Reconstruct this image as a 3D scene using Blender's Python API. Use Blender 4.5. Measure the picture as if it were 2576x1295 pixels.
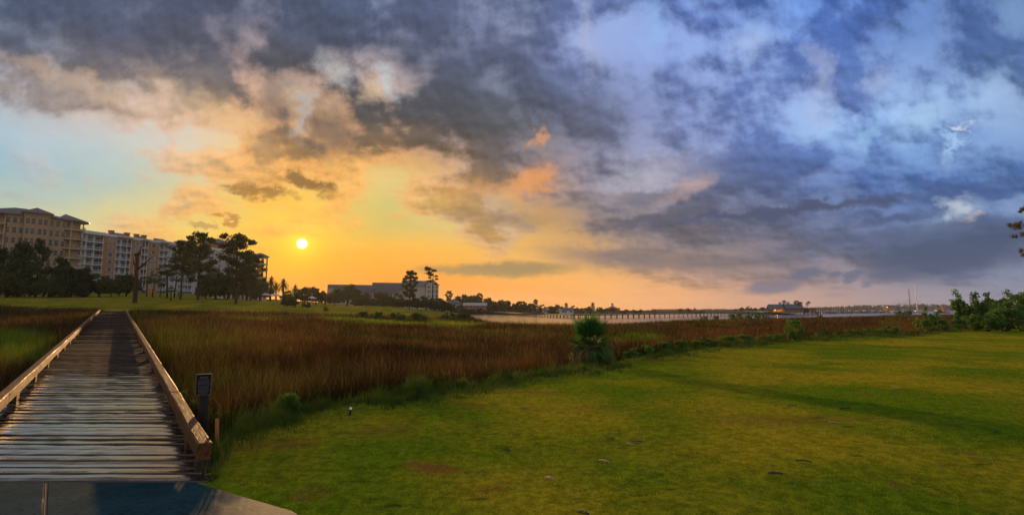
import bpy, math, random
import numpy as np
from mathutils import Vector, Matrix
R = math.radians
scene = bpy.context.scene
for o in list(bpy.data.objects):
    bpy.data.objects.remove(o)

# ------------------------------------------------------------------ camera
EYE = 1.7
PITCH = R(5.87)
cam_d = bpy.data.cameras.new('camera')
cam_d.sensor_width = 36.0
cam_d.lens = 18.0
cam_d.clip_start = 0.05
cam_d.clip_end = 20000
cam = bpy.data.objects.new('camera', cam_d)
cam.location = (0, 0, EYE)
cam.rotation_euler = (math.pi / 2 + PITCH, 0, 0)
scene.collection.objects.link(cam)
scene.camera = cam

# ------------------------------------------------------------------ colour management / render
scene.view_settings.view_transform = 'Standard'
scene.view_settings.look = 'None'
scene.view_settings.exposure = 0.0
scene.view_settings.gamma = 1.0
scene.view_settings.use_curve_mapping = False
scene.render.engine = 'CYCLES'
scene.cycles.use_denoising = True
scene.cycles.max_bounces = 6
scene.cycles.transparent_max_bounces = 8
scene.cycles.sample_clamp_indirect = 4.0
scene.cycles.caustics_reflective = False
scene.cycles.caustics_refractive = False

# ------------------------------------------------------------------ measuring: a picture point of the survey (2576 wide) -> a ray from the eye
FPX, CX, CY, HOR = 1288.0, 1288.0, 647.5, 780.0
def ray(px, py):
    a, b = (px - CX) / FPX, (CY - py) / FPX
    return Vector((a, math.cos(PITCH) - math.sin(PITCH) * b, math.sin(PITCH) + math.cos(PITCH) * b))
def at(px, py, Y):
    d = ray(px, py)
    s = Y / d.y
    return Vector((d.x * s, Y, EYE + d.z * s))
def azel(px, py):
    d = ray(px, py).normalized()
    return math.degrees(math.atan2(d.x, d.y)), math.degrees(math.asin(d.z))
def lin(c):
    return tuple((v / 12.92 if v <= 0.04045 else ((v + 0.055) / 1.055) ** 2.4) for v in (x / 255.0 for x in c))

# ------------------------------------------------------------------ node helpers
class NT:
    """small wrapper that chains shader nodes"""
    def __init__(self, tree):
        self.t = tree
    def n(self, typ, **kw):
        node = self.t.nodes.new(typ)
        for k, v in kw.items():
            setattr(node, k, v)
        return node
    def put(self, sock, v):
        if isinstance(v, bpy.types.NodeSocket):
            self.t.links.new(v, sock)
        elif v is not None:
            if sock.type == 'RGBA' and len(v) == 3:
                v = tuple(v) + (1.0,)
            sock.default_value = v
    def math(self, op, a, b=None, c=None, clamp=False):
        nd = self.n('ShaderNodeMath', operation=op, use_clamp=clamp)
        for i, v in enumerate((a, b, c)):
            self.put(nd.inputs[i], v)
        return nd.outputs[0]
    def vmath(self, op, a, b=None, out=0):
        nd = self.n('ShaderNodeVectorMath', operation=op)
        self.put(nd.inputs[0], a)
        if b is not None:
            self.put(nd.inputs[3 if op == 'SCALE' else 1], b)
        return nd.outputs[out]
    def mix(self, fac, a, b, blend='MIX'):
        nd = self.n('ShaderNodeMix', data_type='RGBA', blend_type=blend)
        nd.clamp_factor = True
        self.put(nd.inputs[0], fac); self.put(nd.inputs[6], a); self.put(nd.inputs[7], b)
        return nd.outputs[2]
    def mixf(self, fac, a, b):
        nd = self.n('ShaderNodeMix', data_type='FLOAT')
        self.put(nd.inputs[0], fac); self.put(nd.inputs[2], a); self.put(nd.inputs[3], b)
        return nd.outputs[0]
    def rng(self, v, a, b, c=0.0, d=1.0, smooth=True):
        nd = self.n('ShaderNodeMapRange', interpolation_type='SMOOTHSTEP' if smooth else 'LINEAR')
        nd.clamp = True
        self.put(nd.inputs[0], v)
        for i, q in enumerate((a, b, c, d)):
            self.put(nd.inputs[1 + i], q)
        return nd.outputs[0]
    def noise(self, vec, scale, detail=4.0, rough=0.55, dist=0.0, out=0):
        nd = self.n('ShaderNodeTexNoise')
        self.put(nd.inputs['Vector'], vec)
        nd.inputs['Scale'].default_value = scale
        nd.inputs['Detail'].default_value = detail
        nd.inputs['Roughness'].default_value = rough
        nd.inputs['Distortion'].default_value = dist
        return nd.outputs[out]
    def noise2(self, vec, scale, detail=4.0, rough=0.55, dist=0.0, out=0):
        o = self.noise(vec, scale, detail, rough, dist, out)
        o.node.noise_dimensions = '2D'
        return o
    def comb(self, x, y, z=0.0):
        nd = self.n('ShaderNodeCombineXYZ')
        for i, v in enumerate((x, y, z)):
            self.put(nd.inputs[i], v)
        return nd.outputs[0]
    def mapping(self, vec, loc=(0, 0, 0), rot=(0, 0, 0), scale=(1, 1, 1), typ='POINT'):
        nd = self.n('ShaderNodeMapping', vector_type=typ)
        self.put(nd.inputs[0], vec)
        nd.inputs[1].default_value = loc; nd.inputs[2].default_value = rot; nd.inputs[3].default_value = scale
        return nd.outputs[0]
    def ramp(self, fac, stops, interp='LINEAR'):
        nd = self.n('ShaderNodeValToRGB')
        cr = nd.color_ramp; cr.interpolation = interp
        while len(cr.elements) < len(stops):
            cr.elements.new(0.5)
        while len(cr.elements) > len(stops):
            cr.elements.remove(cr.elements[-1])
        for i, (p, c) in enumerate(stops):
            cr.elements[i].position = 0.0
        for i in reversed(range(len(stops))):
            cr.elements[i].position = stops[i][0]
        for i, (p, c) in enumerate(stops):
            cr.elements[i].position = p
            cr.elements[i].color = tuple(c) if len(c) == 4 else tuple(c) + (1.0,)
        self.put(nd.inputs[0], fac)
        return nd.outputs[0], nd.outputs[1]

# ------------------------------------------------------------------ sky (world) and sun
SUN_AZ, SUN_EL = azel(760, 613)
SUN_DIR = ray(760, 613).normalized()

# the morning sky: (x, y, open-sky / lit colour, cloud colour, cloud cover 0..1) at survey points
SKY = [
 # open lower left, pale blue to cream
 (0,240,(196,190,184),(115,111,118),0.55),(0,310,(172,196,214),(186,190,196),0.15),(0,400,(136,182,204),(150,184,196),0.1),(0,480,(152,186,192),(160,185,185),0.1),
 (0,540,(186,200,172),(170,180,160),0.1),(0,620,(215,200,140),(190,170,120),0.1),(0,720,(235,190,100),(200,150,90),0.1),
 (220,250,(220,192,170),(149,131,122),0.5),(220,310,(204,206,212),(216,196,182),0.2),(220,400,(168,196,204),(190,196,190),0.15),(220,480,(172,194,182),(180,188,168),0.15),
 (220,560,(222,208,140),(200,180,120),0.1),(220,650,(240,200,100),(210,160,90),0.1),
 (430,240,(210,200,192),(156,144,140),0.45),(430,300,(214,208,204),(222,186,150),0.35),(430,370,(214,210,196),(226,206,176),0.25),(430,450,(190,202,180),(176,188,166),0.2),
 (430,540,(228,206,125),(205,170,110),0.2),(430,620,(245,205,95),(220,160,80),0.1),(430,720,(250,185,65),(220,150,70),0.1),
 (600,330,(248,202,134),(167,126,90),0.5),(600,400,(228,210,164),(232,184,116),0.35),(600,460,(242,190,95),(190,140,80),0.4),(600,540,(238,196,88),(215,150,70),0.3),(600,640,(252,190,52),(240,160,50),0.1),(600,730,(252,160,40),(230,140,40),0.1),
 (760,420,(248,190,105),(171,126,76),0.5),(760,520,(246,196,80),(215,150,60),0.25),(760,570,(248,198,60),(245,180,60),0.1),(760,660,(255,176,30),(250,160,30),0),(760,740,(252,146,32),(240,140,35),0),
 (950,400,(248,190,105),(157,121,85),0.5),(950,460,(222,204,136),(246,196,104),0.45),(950,540,(194,190,112),(212,190,104),0.3),(950,620,(246,182,66),(235,170,60),0.1),(950,700,(254,158,38),(245,150,40),0),(950,750,(248,140,42),(240,140,45),0),
 (1130,420,(244,178,92),(135,109,82),0.5),(1130,480,(224,200,132),(212,158,93),0.5),(1130,540,(210,198,136),(198,160,98),0.4),(1130,620,(246,188,82),(230,170,80),0.1),(1130,700,(246,160,52),(235,150,60),0),(1130,755,(244,150,58),(235,145,60),0),
 (1330,460,(228,160,98),(109,100,100),0.6),(1330,540,(190,150,100),(126,106,85),0.7),(1330,600,(226,176,98),(165,135,100),0.35),(1330,650,(250,190,98),(225,170,90),0.1),(1330,720,(250,170,78),(240,160,75),0),(1330,765,(244,156,74),(235,150,75),0),
 (1500,560,(150,128,112),(112,104,106),0.8),(1500,620,(205,158,108),(125,112,108),0.6),(1500,670,(250,188,110),(220,170,110),0.15),(1500,740,(246,170,92),(238,165,90),0),
 (1700,600,(130,120,122),(106,102,110),0.85),(1700,660,(170,140,120),(112,106,112),0.75),(1700,705,(246,184,122),(205,160,125),0.2),(1700,765,(236,164,112),(230,160,110),0),
 (1900,600,(118,116,130),(100,100,116),0.85),(1900,660,(128,120,126),(102,102,114),0.85),(1900,710,(208,166,138),(165,142,136),0.3),(1900,765,(206,154,130),(195,150,130),0),
 (2100,600,(112,118,142),(88,100,128),0.8),(2100,650,(126,124,140),(92,100,122),0.8),(2100,710,(172,152,152),(135,130,140),0.3),(2100,765,(184,150,140),(175,145,140),0),
 (2300,600,(118,132,162),(82,98,130),0.7),(2300,660,(112,124,150),(76,92,122),0.8),(2300,720,(140,140,158),(110,118,140),0.3),(2300,768,(158,146,154),(150,140,150),0),
 (2560,540,(151,175,207),(100,124,162),0.45),(2560,620,(98,120,155),(74,98,136),0.8),(2560,680,(132,140,162),(100,116,148),0.4),(2560,760,(126,138,164),(120,132,160),0),
 # upper band, dark grey lid on the left
 (0,0,(112,128,156),(73,90,120),0.89),(0,90,(112,124,148),(73,88,111),0.94),(0,170,(150,148,152),(90,95,109),0.84),
 (250,0,(104,120,150),(72,86,115),0.94),(250,90,(112,118,140),(73,82,104),0.97),(250,180,(132,128,132),(88,90,100),0.94),
 (500,0,(108,124,152),(72,84,111),0.94),(500,100,(104,112,134),(70,79,99),0.97),(500,180,(140,138,140),(88,91,100),0.89),(500,250,(200,182,166),(108,100,97),0.6),
 (750,0,(118,134,168),(73,88,118),0.89),(750,100,(106,114,136),(68,79,100),0.97),(750,190,(190,190,190),(82,86,95),0.79),(750,270,(216,188,156),(88,84,84),0.7),(750,340,(226,178,120),(86,81,77),0.75),
 (920,0,(150,172,210),(81,97,130),0.69),(920,100,(120,130,156),(72,84,109),0.89),(920,190,(212,202,190),(75,82,95),0.76),(920,260,(206,190,170),(75,79,84),0.72),(920,350,(170,140,104),(75,73,75),0.85),
 (1100,0,(122,138,176),(82,95,127),0.89),(1100,100,(116,126,152),(81,91,117),0.94),(1100,220,(110,116,130),(73,81,95),0.85),(1100,320,(108,106,108),(73,77,84),0.9),(1100,380,(170,136,98),(88,84,82),0.8),
 (1300,0,(158,162,196),(93,108,145),0.74),(1300,100,(152,156,182),(90,100,131),0.79),(1300,220,(120,126,146),(82,91,113),0.8),(1300,330,(120,118,126),(84,88,97),0.85),(1300,400,(134,120,116),(90,88,93),0.85),
 (1500,0,(160,181,231),(91,112,165),0.55),(1500,110,(151,171,222),(100,118,171),0.55),(1500,230,(130,143,184),(98,110,146),0.7),(1500,340,(130,134,162),(98,104,128),0.75),(1500,440,(171,166,184),(108,108,126),0.6),(1500,500,(143,134,139),(106,104,114),0.75),
 (1700,0,(119,149,214),(76,101,165),0.65),(1700,110,(149,177,237),(91,116,181),0.5),(1700,230,(147,166,220),(104,122,172),0.6),(1700,330,(134,149,201),(100,116,161),0.7),(1700,430,(188,188,209),(112,118,151),0.5),(1700,520,(124,124,145),(91,96,116),0.8),
 (1900,0,(119,158,226),(71,101,171),0.6),(1900,110,(156,184,239),(84,112,176),0.55),(1900,220,(162,184,235),(98,122,182),0.55),(1900,330,(136,164,222),(96,120,179),0.6),(1900,430,(128,145,190),(88,106,151),0.7),(1900,500,(111,121,154),(81,94,126),0.8),
 (2100,0,(107,154,233),(71,106,181),0.55),(2100,110,(128,169,237),(84,116,184),0.55),(2100,230,(160,188,237),(101,128,189),0.5),(2100,330,(160,201,248),(91,124,189),0.45),(2100,430,(113,147,209),(80,110,171),0.7),(2100,510,(102,121,166),(71,91,136),0.8),
 (2300,0,(111,149,218),(68,98,162),0.6),(2300,90,(100,132,194),(66,91,146),0.7),(2300,190,(134,166,222),(86,114,172),0.55),(2300,280,(177,209,248),(109,145,208),0.4),(2300,380,(128,171,228),(81,118,181),0.55),(2300,460,(96,134,199),(71,106,166),0.75),(2300,520,(111,143,196),(63,91,144),0.6),
 (2560,0,(117,149,192),(76,106,156),0.55),(2560,90,(107,139,188),(71,100,152),0.65),(2560,190,(147,173,214),(91,120,169),0.55),(2560,280,(160,188,226),(100,131,176),0.45),(2560,380,(117,151,203),(80,112,166),0.65),(2560,470,(98,130,188),(61,96,152),0.7),
]
_pa = np.array([azel(s[0], s[1]) for s in SKY])
_pl = np.array([lin(s[2]) for s in SKY]); _pd = np.array([lin(s[3]) for s in SKY]); _pc = np.array([[s[4]] for s in SKY])
_all = np.hstack([_pl, _pd, _pc])
# away from the sun the same cloud deck is lit from the front
_BACK = np.array(list(lin((206, 196, 190))) + list(lin((150, 152, 166))) + [.5])
def sky_at(a, e):
    d2 = ((_pa[:, 0] - a) / 3.0) ** 2 + ((_pa[:, 1] - e) / 1.5) ** 2
    w = np.exp(-d2 / 2.0) + 1e-4 / (1.0 + d2) ** 2
    v = (w[:, None] * _all).sum(0) / w.sum()
    k = min(1.0, max(0.0, (abs(a) - 50) / 60.0)); k = k * k * (3 - 2 * k)
    return v * (1 - k) + _BACK * k

world = bpy.data.worlds.new('World')
scene.world = world
world.use_nodes = True
world.cycles.sampling_method = 'NONE'
wt = world.node_tree
wt.nodes.clear()
W = NT(wt)
gen = W.n('ShaderNodeTexCoord').outputs['Generated']
sx = W.n('ShaderNodeSeparateXYZ'); W.put(sx.inputs[0], gen)
dx, dy, dz = sx.outputs
az = W.math('MULTIPLY', W.math('ARCTAN2', dx, dy), 57.29578)
el = W.math('MULTIPLY', W.math('ARCSINE', dz), 57.29578)
# cloud layer coordinates: bearing against a height scale that flattens towards the horizon
den = W.math('MAXIMUM', W.math('ABSOLUTE', dy), 0.4)
vv = W.math('MULTIPLY', W.math('LOGARITHM', W.math('ADD', 1.0, W.math('MULTIPLY', W.math('DIVIDE', W.math('MAXIMUM', dz, 0.0), den), 4.8)), 2.71828), 2.2)
uu = W.math('MULTIPLY', W.math('DIVIDE', dx, den), 2.9)
plane = W.comb(W.math('MULTIPLY_ADD', vv, 0.05, uu), vv, 0.0)
# ragged edges: the big layout is bent by two sizes of noise
w1 = W.vmath('SUBTRACT', W.noise2(plane, 1.6, 3.0, 0.5, out=1), (0.5, 0.5, 0.5))
w2 = W.vmath('SUBTRACT', W.noise2(plane, 5.0, 5.0, 0.52, out=1), (0.5, 0.5, 0.5))
elf = W.rng(el, 0.0, 16.0, 0.25, 1.0)
warp = W.vmath('ADD', W.vmath('MULTIPLY', w1, (4.0, 1.6, 0)), W.vmath('MULTIPLY', w2, (3.2, 1.9, 0)))
warp = W.vmath('SCALE', warp, elf)
q0 = W.comb(az, el, 0.0)
q = W.vmath('ADD', q0, warp)
qs = W.n('ShaderNodeSeparateXYZ'); W.put(qs.inputs[0], q)
fa = W.math('ADD', W.math('DIVIDE', qs.outputs[0], 360.0), 0.5)
elw = qs.outputs[1]
LEV = [0.0, 1.5, 3.0, 5.0, 7.0, 9.0, 11.5, 14.0, 17.0, 20.5, 24.0, 28.0, 33.0]
AZS = [-180, -110] + list(np.linspace(-50, 50, 26)) + [110, 180]
lit = dark = cov = None
for i, e in enumerate(LEV):
    vals = [sky_at(a, e) for a in AZS]
    ps = [(a + 180.0) / 360.0 for a in AZS]
    if cov is not None:
        fa = W.math('MULTIPLY_ADD', cov, 1e-7, fa)     # keeps the shader's working set small
    c1, _ = W.ramp(fa, [(p, tuple(v[:3])) for p, v in zip(ps, vals)])
    c2, a2 = W.ramp(fa, [(p, tuple(v[3:6]) + (float(v[6]),)) for p, v in zip(ps, vals)])
    if lit is None:
        lit, dark, cov = c1, c2, a2
    else:
        f = W.rng(elw, LEV[i - 1], e, smooth=False)
        lit = W.mix(f, lit, c1); dark = W.mix(f, dark, c2); cov = W.mixf(f, cov, a2)
# cloud structure on a flat layer overhead, with a second sample towards the sun for lit edges
pst = W.mapping(plane, rot=(0, 0, R(3)), scale=(1.0, 1.0, 1.0))
sunoff = (-0.02, -0.04, 0)
pst2 = W.mapping(W.vmath('ADD', plane, sunoff), rot=(0, 0, R(3)), scale=(1.0, 1.0, 1.0))
n1 = W.noise2(pst, 2.3, 7.0, 0.52, 0.0)
n2 = W.noise2(pst2, 2.3, 7.0, 0.52, 0.0)
n3 = W.noise2(plane, 1.7, 4.0, 0.5)
mix_n = W.math('ADD', W.math('MULTIPLY', n1, 0.72), W.math('MULTIPLY', n3, 0.28))
tt = W.math('ADD', W.math('MULTIPLY', W.math('MULTIPLY', W.math('SUBTRACT', mix_n, 0.5), 3.6), W.math('MULTIPLY_ADD', W.math('MULTIPLY', cov, W.math('SUBTRACT', 1.0, cov)), 3.8, 0.25)), W.math('ADD', cov, 0.06))
mask = W.rng(tt, 0.12, 1.0)
col = W.mix(mask, lit, dark)
# thin cloud edges take the low sun near it and the open sky away from it
dt = W.vmath('DOT_PRODUCT', gen, tuple(SUN_DIR), out=1)
ang = W.math('MULTIPLY', W.math('ARCCOSINE', W.math('MINIMUM', dt, 0.9999999)), 57.29578)
band = W.math('MULTIPLY', W.math('MULTIPLY', mask, W.math('SUBTRACT', 1.0, mask)), 4.0)
near_s = W.rng(ang, 30.0, 9.0)
edge_c = W.mix(near_s, lin((168, 190, 228)), lin((255, 178, 92)))
col = W.mix(W.math('MULTIPLY', W.math('MULTIPLY', band, W.math('ADD', W.math('MULTIPLY', near_s, 0.46), 0.06)), W.rng(el, 3.0, 9.0)), col, edge_c)
rim = W.math('SUBTRACT', n1, n2)
shade = W.math('ADD', 1.0, W.math('MULTIPLY', rim, W.math('MULTIPLY', W.math('ADD', mask, 0.1), -2.2)))
col = W.mix(1.0, col, W.comb(shade, shade, shade), 'MULTIPLY')
# single clouds: (x, y, half width, half height, turn, colour, strength, soft)
CLOUDS = [
 (762,462,54,17,-14,(132,98,58),.95,.55),(655,486,66,13,-9,(150,110,60),.9,.55),(572,555,26,6,-12,(190,130,70),.9,.5),(510,568,30,6,-4,(176,140,90),.7,.6),
 (690,520,70,14,-10,(250,190,80),.8,.8),
 (1270,676,160,15,1,(158,134,92),.95,.65),(1180,684,110,8,-2,(170,140,88),.8,.6),
 (1330,455,52,26,28,(240,160,92),.75,.8),(1355,345,26,14,30,(206,150,112),.85,.6),(1235,470,80,16,2,(215,155,90),.5,.8),
 (1640,440,110,34,8,(196,192,206),.6,.9),(1720,478,66,18,24,(208,176,166),.75,.8),(1640,500,80,14,8,(110,108,124),.6,.8),
 (1950,531,320,11,1.5,(74,84,114),.95,.7),(2250,542,130,13,-4,(70,88,128),.85,.8),(1640,552,160,7,6,(92,92,108),.7,.8),
 (2440,492,150,15,2,(64,92,146),.85,.7),(2400,548,90,22,30,(146,168,200),.6,.8),(2395,525,26,20,50,(196,206,216),.85,.6),(2455,545,22,10,10,(214,196,190),.85,.5),
 (2372,372,16,36,6,(170,206,240),.9,.5),(2340,290,90,22,8,(160,196,232),.7,.8),(2190,345,30,34,-30,(154,196,238),.8,.6),(2420,320,18,6,4,(222,228,236),.9,.5),
 (2060,280,40,40,0,(172,190,226),.55,.9),(1900,110,46,30,0,(176,196,236),.65,.9),(2060,180,30,44,8,(178,190,222),.6,.8),(2210,200,40,24,20,(168,184,220),.6,.8),
 (1475,90,20,60,6,(176,182,210),.55,.9),(1640,70,26,50,-8,(150,190,240),.5,.9),
 (2400,632,210,52,9,(70,86,116),.95,.5),(2300,585,220,20,4,(84,100,134),.7,.7),(2240,690,60,18,4,(84,96,124),.9,.6),(1940,722,66,15,6,(112,112,132),.9,.5),(2030,690,44,12,12,(96,104,130),.9,.5),
 (2102,690,18,7,10,(94,104,130),.85,.5),(2146,690,24,8,14,(96,106,132),.85,.5),(2140,704,15,9,24,(100,108,134),.85,.5),(2182,714,14,7,20,(108,116,142),.8,.5),
 (1620,655,240,22,-6,(112,106,112),.75,.8),(1240,545,120,18,-4,(150,124,96),.6,.8),
 (940,225,30,20,20,(226,196,160),.7,.8),(840,170,40,22,-20,(206,208,208),.6,.8),(980,205,40,14,-36,(196,212,222),.7,.7),(760,290,20,40,-10,(196,212,222),.65,.7),(735,255,18,28,-16,(236,196,150),.65,.7),
 (500,265,120,24,-24,(236,202,160),.5,.9),(590,300,90,22,-30,(232,188,130),.55,.9),(830,330,70,52,-30,(82,82,86),.75,.8),(700,260,46,60,-20,(92,92,98),.6,.8),
 (250,225,250,20,-8,(222,190,160),.5,.9),
]
fw = W.vmath('ADD', W.vmath('MULTIPLY', w2, (4.2, 2.8, 0)), W.vmath('MULTIPLY', w1, (2.0, 1.0, 0)))
fine = W.noise2(q0, 0.9, 6.0, 0.65, out=1)
fw = W.vmath('ADD', fw, W.vmath('MULTIPLY', W.vmath('SUBTRACT', fine, (0.5, 0.5, 0.5)), (2.4, 1.5, 0)))
fw = W.vmath('ADD', q0, W.vmath('SCALE', fw, W.rng(el, 2.0, 13.0, 0.30, 1.0)))
fcol = falp = None
for (cx, cy, hw, hh, rot, c, st, soft) in CLOUDS:
    a0, e0 = azel(cx, cy)
    cz = math.cos(R(a0))
    sa = hw / FPX * 57.3 * cz * cz * 1.15
    se = hh / FPX * 57.3 * cz * 1.25
    cr_, sr_ = math.cos(R(rot)), math.sin(R(rot))
    A = (cr_ / sa, sr_ / sa, 0.0); B = (-sr_ / se, cr_ / se, 0.0)
    u = W.math('SUBTRACT', W.vmath('DOT_PRODUCT', fw, A, out=1), A[0] * a0 + A[1] * e0)
    v = W.math('SUBTRACT', W.vmath('DOT_PRODUCT', fw, B, out=1), B[0] * a0 + B[1] * e0)
    d = W.math('SQRT', W.math('MULTIPLY_ADD', u, u, W.math('MULTIPLY', v, v)))
    bright = sum(c) > 520
    soft = max(soft, .95) if bright else soft
    m = W.rng(d, 1.0 + soft * 0.75, 1.0 - soft * 0.95, 0.0, st * (.8 if bright else 1.0))
    if fcol is None:
        fcol, falp = W.mix(m, (0.0, 0.0, 0.0), tuple(lin(c))), m
    else:
        fcol = W.mix(m, fcol, tuple(lin(c)))
        falp = W.mixf(m, falp, 1.0)
fcol = W.vmath('SCALE', fcol, W.math('DIVIDE', 1.0, W.math('MAXIMUM', falp, 0.001)))
col = W.mix(falp, col, fcol)
# clear-air glow round the sun, the sun itself, and a share of physical sky light
g1 = W.math('POWER', 2.718, W.math('MULTIPLY', ang, -0.85))
g2 = W.math('POWER', 2.718, W.math('MULTIPLY', ang, -0.16))
col = W.mix(1.0, col, W.vmath('SCALE', (1.0, 0.62, 0.02), W.math('MULTIPLY', g1, 0.75)), 'ADD')
col = W.mix(1.0, col, W.vmath('SCALE', (0.30, 0.11, 0.0), W.math('MULTIPLY', g2, 0.25)), 'ADD')
disc = W.rng(ang, 0.58, 0.26)
col = W.mix(disc, col, (6.0, 5.4, 3.6))
sky = W.n('ShaderNodeTexSky', sky_type='NISHITA', sun_disc=False)
sky.sun_elevation = R(SUN_EL); sky.sun_rotation = R(SUN_AZ); sky.altitude = 0; sky.air_density = 1.2; sky.dust_density = 2.0
col = W.mix(1.0, col, W.vmath('SCALE', sky.outputs[0], 0.0007), 'ADD')
bg = W.n('ShaderNodeBackground'); W.put(bg.inputs[0], col); bg.inputs[1].default_value = 1.0
W.put(W.n('ShaderNodeOutputWorld').inputs[0], bg.outputs[0])

sun_d = bpy.data.lights.new('sun', 'SUN')
sun_d.energy = 5.0
sun_d.angle = R(0.6)
sun_d.color = (1.0, 0.56, 0.22)
sun_o = bpy.data.objects.new('sun', sun_d)
sun_o.rotation_euler = (-SUN_DIR).to_track_quat('-Z', 'Y').to_euler()
sun_o.location = (SUN_DIR * 400)
scene.collection.objects.link(sun_o)

# ------------------------------------------------------------------ object helpers
COL = scene.collection
def tag(o, label=None, cat=None, group=None, kind=None):
    if label: o['label'] = label
    if cat: o['category'] = cat
    if group: o['group'] = group
    if kind: o['kind'] = kind
    return o
def link(name, data, parent=None, loc=(0, 0, 0), rot=(0, 0, 0)):
    o = bpy.data.objects.new(name, data)
    COL.objects.link(o)
    o.location = loc; o.rotation_euler = rot
    if parent is not None: o.parent = parent
    return o
def empty(name, loc=(0, 0, 0), rz=0.0):
    o = link(name, None, None, loc, (0, 0, rz))
    o.empty_display_size = 0.3
    return o
def copy_tree(o, parent=None):
    c = o.copy(); COL.objects.link(c); c.parent = parent
    for ch in o.children:
        copy_tree(ch, c)
    return c

class MB:
    """collects vertices and faces for one mesh"""
    def __init__(self):
        self.v = []; self.f = []; self.m = []
    def add(self, vs, fs, mi=0):
        k = len(self.v); self.v += [tuple(p) for p in vs]
        self.f += [tuple(k + i for i in f) for f in fs]; self.m += [mi] * len(fs)
        return self
    def box(self, x0, x1, y0, y1, z0, z1, mi=0):
        vs = [(x, y, z) for z in (z0, z1) for y in (y0, y1) for x in (x0, x1)]
        return self.add(vs, [(0, 2, 3, 1), (4, 5, 7, 6), (0, 1, 5, 4), (2, 6, 7, 3), (0, 4, 6, 2), (1, 3, 7, 5)], mi)
    def bbox(self, x0, x1, y0, y1, z0, z1, b=0.01, mi=0):
        """box with chamfered long edges"""
        xs = (x0, x1)
        pr = [(y0 + b, z0), (y1 - b, z0), (y1, z0 + b), (y1, z1 - b), (y1 - b, z1), (y0 + b, z1), (y0, z1 - b), (y0, z0 + b)]
        vs = [(x, y, z) for x in xs for (y, z) in pr]
        fs = [(i, (i + 1) % 8, 8 + (i + 1) % 8, 8 + i) for i in range(8)] + [tuple(range(7, -1, -1)), tuple(range(8, 16))]
        return self.add(vs, fs, mi)
    def tube(self, pts, rad, n=6, mi=0, cap=True):
        """pts: list of points, rad: radius per point"""
        pts = [Vector(p) for p in pts]
        if not hasattr(rad, '__len__'): rad = [rad] * len(pts)
        rings = []
        for i, p in enumerate(pts):
            t = (pts[min(i + 1, len(pts) - 1)] - pts[max(i - 1, 0)])
            t = t.normalized() if t.length > 1e-9 else Vector((0, 0, 1))
            a = t.cross(Vector((0.31, 0.95, 0.05))); 
            if a.length < 1e-4: a = t.cross(Vector((1, 0, 0)))
            a.normalize(); b = t.cross(a)
            rings.append([p + (a * math.cos(2 * math.pi * j / n) + b * math.sin(2 * math.pi * j / n)) * rad[i] for j in range(n)])
        vs = [q for r_ in rings for q in r_]
        fs = [(i * n + j, i * n + (j + 1) % n, (i + 1) * n + (j + 1) % n, (i + 1) * n + j) for i in range(len(pts) - 1) for j in range(n)]
        if cap:
            fs += [tuple(range(n - 1, -1, -1)), tuple((len(pts) - 1) * n + j for j in range(n))]
        return self.add(vs, fs, mi)
    def prism(self, poly, z0, z1, mi=0):
        n = len(poly)
        vs = [(x, y, z0) for x, y in poly] + [(x, y, z1) for x, y in poly]
        return self.add(vs, [tuple(range(n - 1, -1, -1)), tuple(range(n, 2 * n))] + [(i, (i + 1) % n, n + (i + 1) % n, n + i) for i in range(n)], mi)
    def mesh(self, name, mats, smooth=False):
        me = bpy.data.meshes.new(name)
        me.from_pydata(self.v, [], self.f)
        for m in (mats if isinstance(mats, (list, tuple)) else [mats]):
            me.materials.append(m)
        if any(self.m): me.polygons.foreach_set('material_index', self.m)
        if smooth: me.polygons.foreach_set('use_smooth', [True] * len(self.f))
        me.update()
        return me
    def obj(self, name, mats, parent=None, loc=(0, 0, 0), rot=(0, 0, 0), smooth=False):
        return link(name, self.mesh(name, mats, smooth), parent, loc, rot)

def np_mesh(name, V, F, mat, attrs=None, smooth=False):
    """V (n,3) array, F (m,k) array of one face size; attrs: name -> per-vertex float array"""
    me = bpy.data.meshes.new(name)
    n, (m, k) = len(V), F.shape
    me.vertices.add(n); me.vertices.foreach_set('co', np.ascontiguousarray(V, dtype=np.float32).ravel())
    me.loops.add(m * k); me.loops.foreach_set('vertex_index', np.ascontiguousarray(F, dtype=np.int32).ravel())
    me.polygons.add(m)
    me.polygons.foreach_set('loop_start', np.arange(0, m * k, k, dtype=np.int32))
    me.polygons.foreach_set('loop_total', np.full(m, k, dtype=np.int32))
    if smooth: me.polygons.foreach_set('use_smooth', np.ones(m, dtype=bool))
    for nm, arr in (attrs or {}).items():
        a = me.attributes.new(nm, 'FLOAT', 'POINT'); a.data.foreach_set('value', np.ascontiguousarray(arr, dtype=np.float32))
    me.materials.append(mat)
    me.update(calc_edges=True)
    return me

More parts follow.
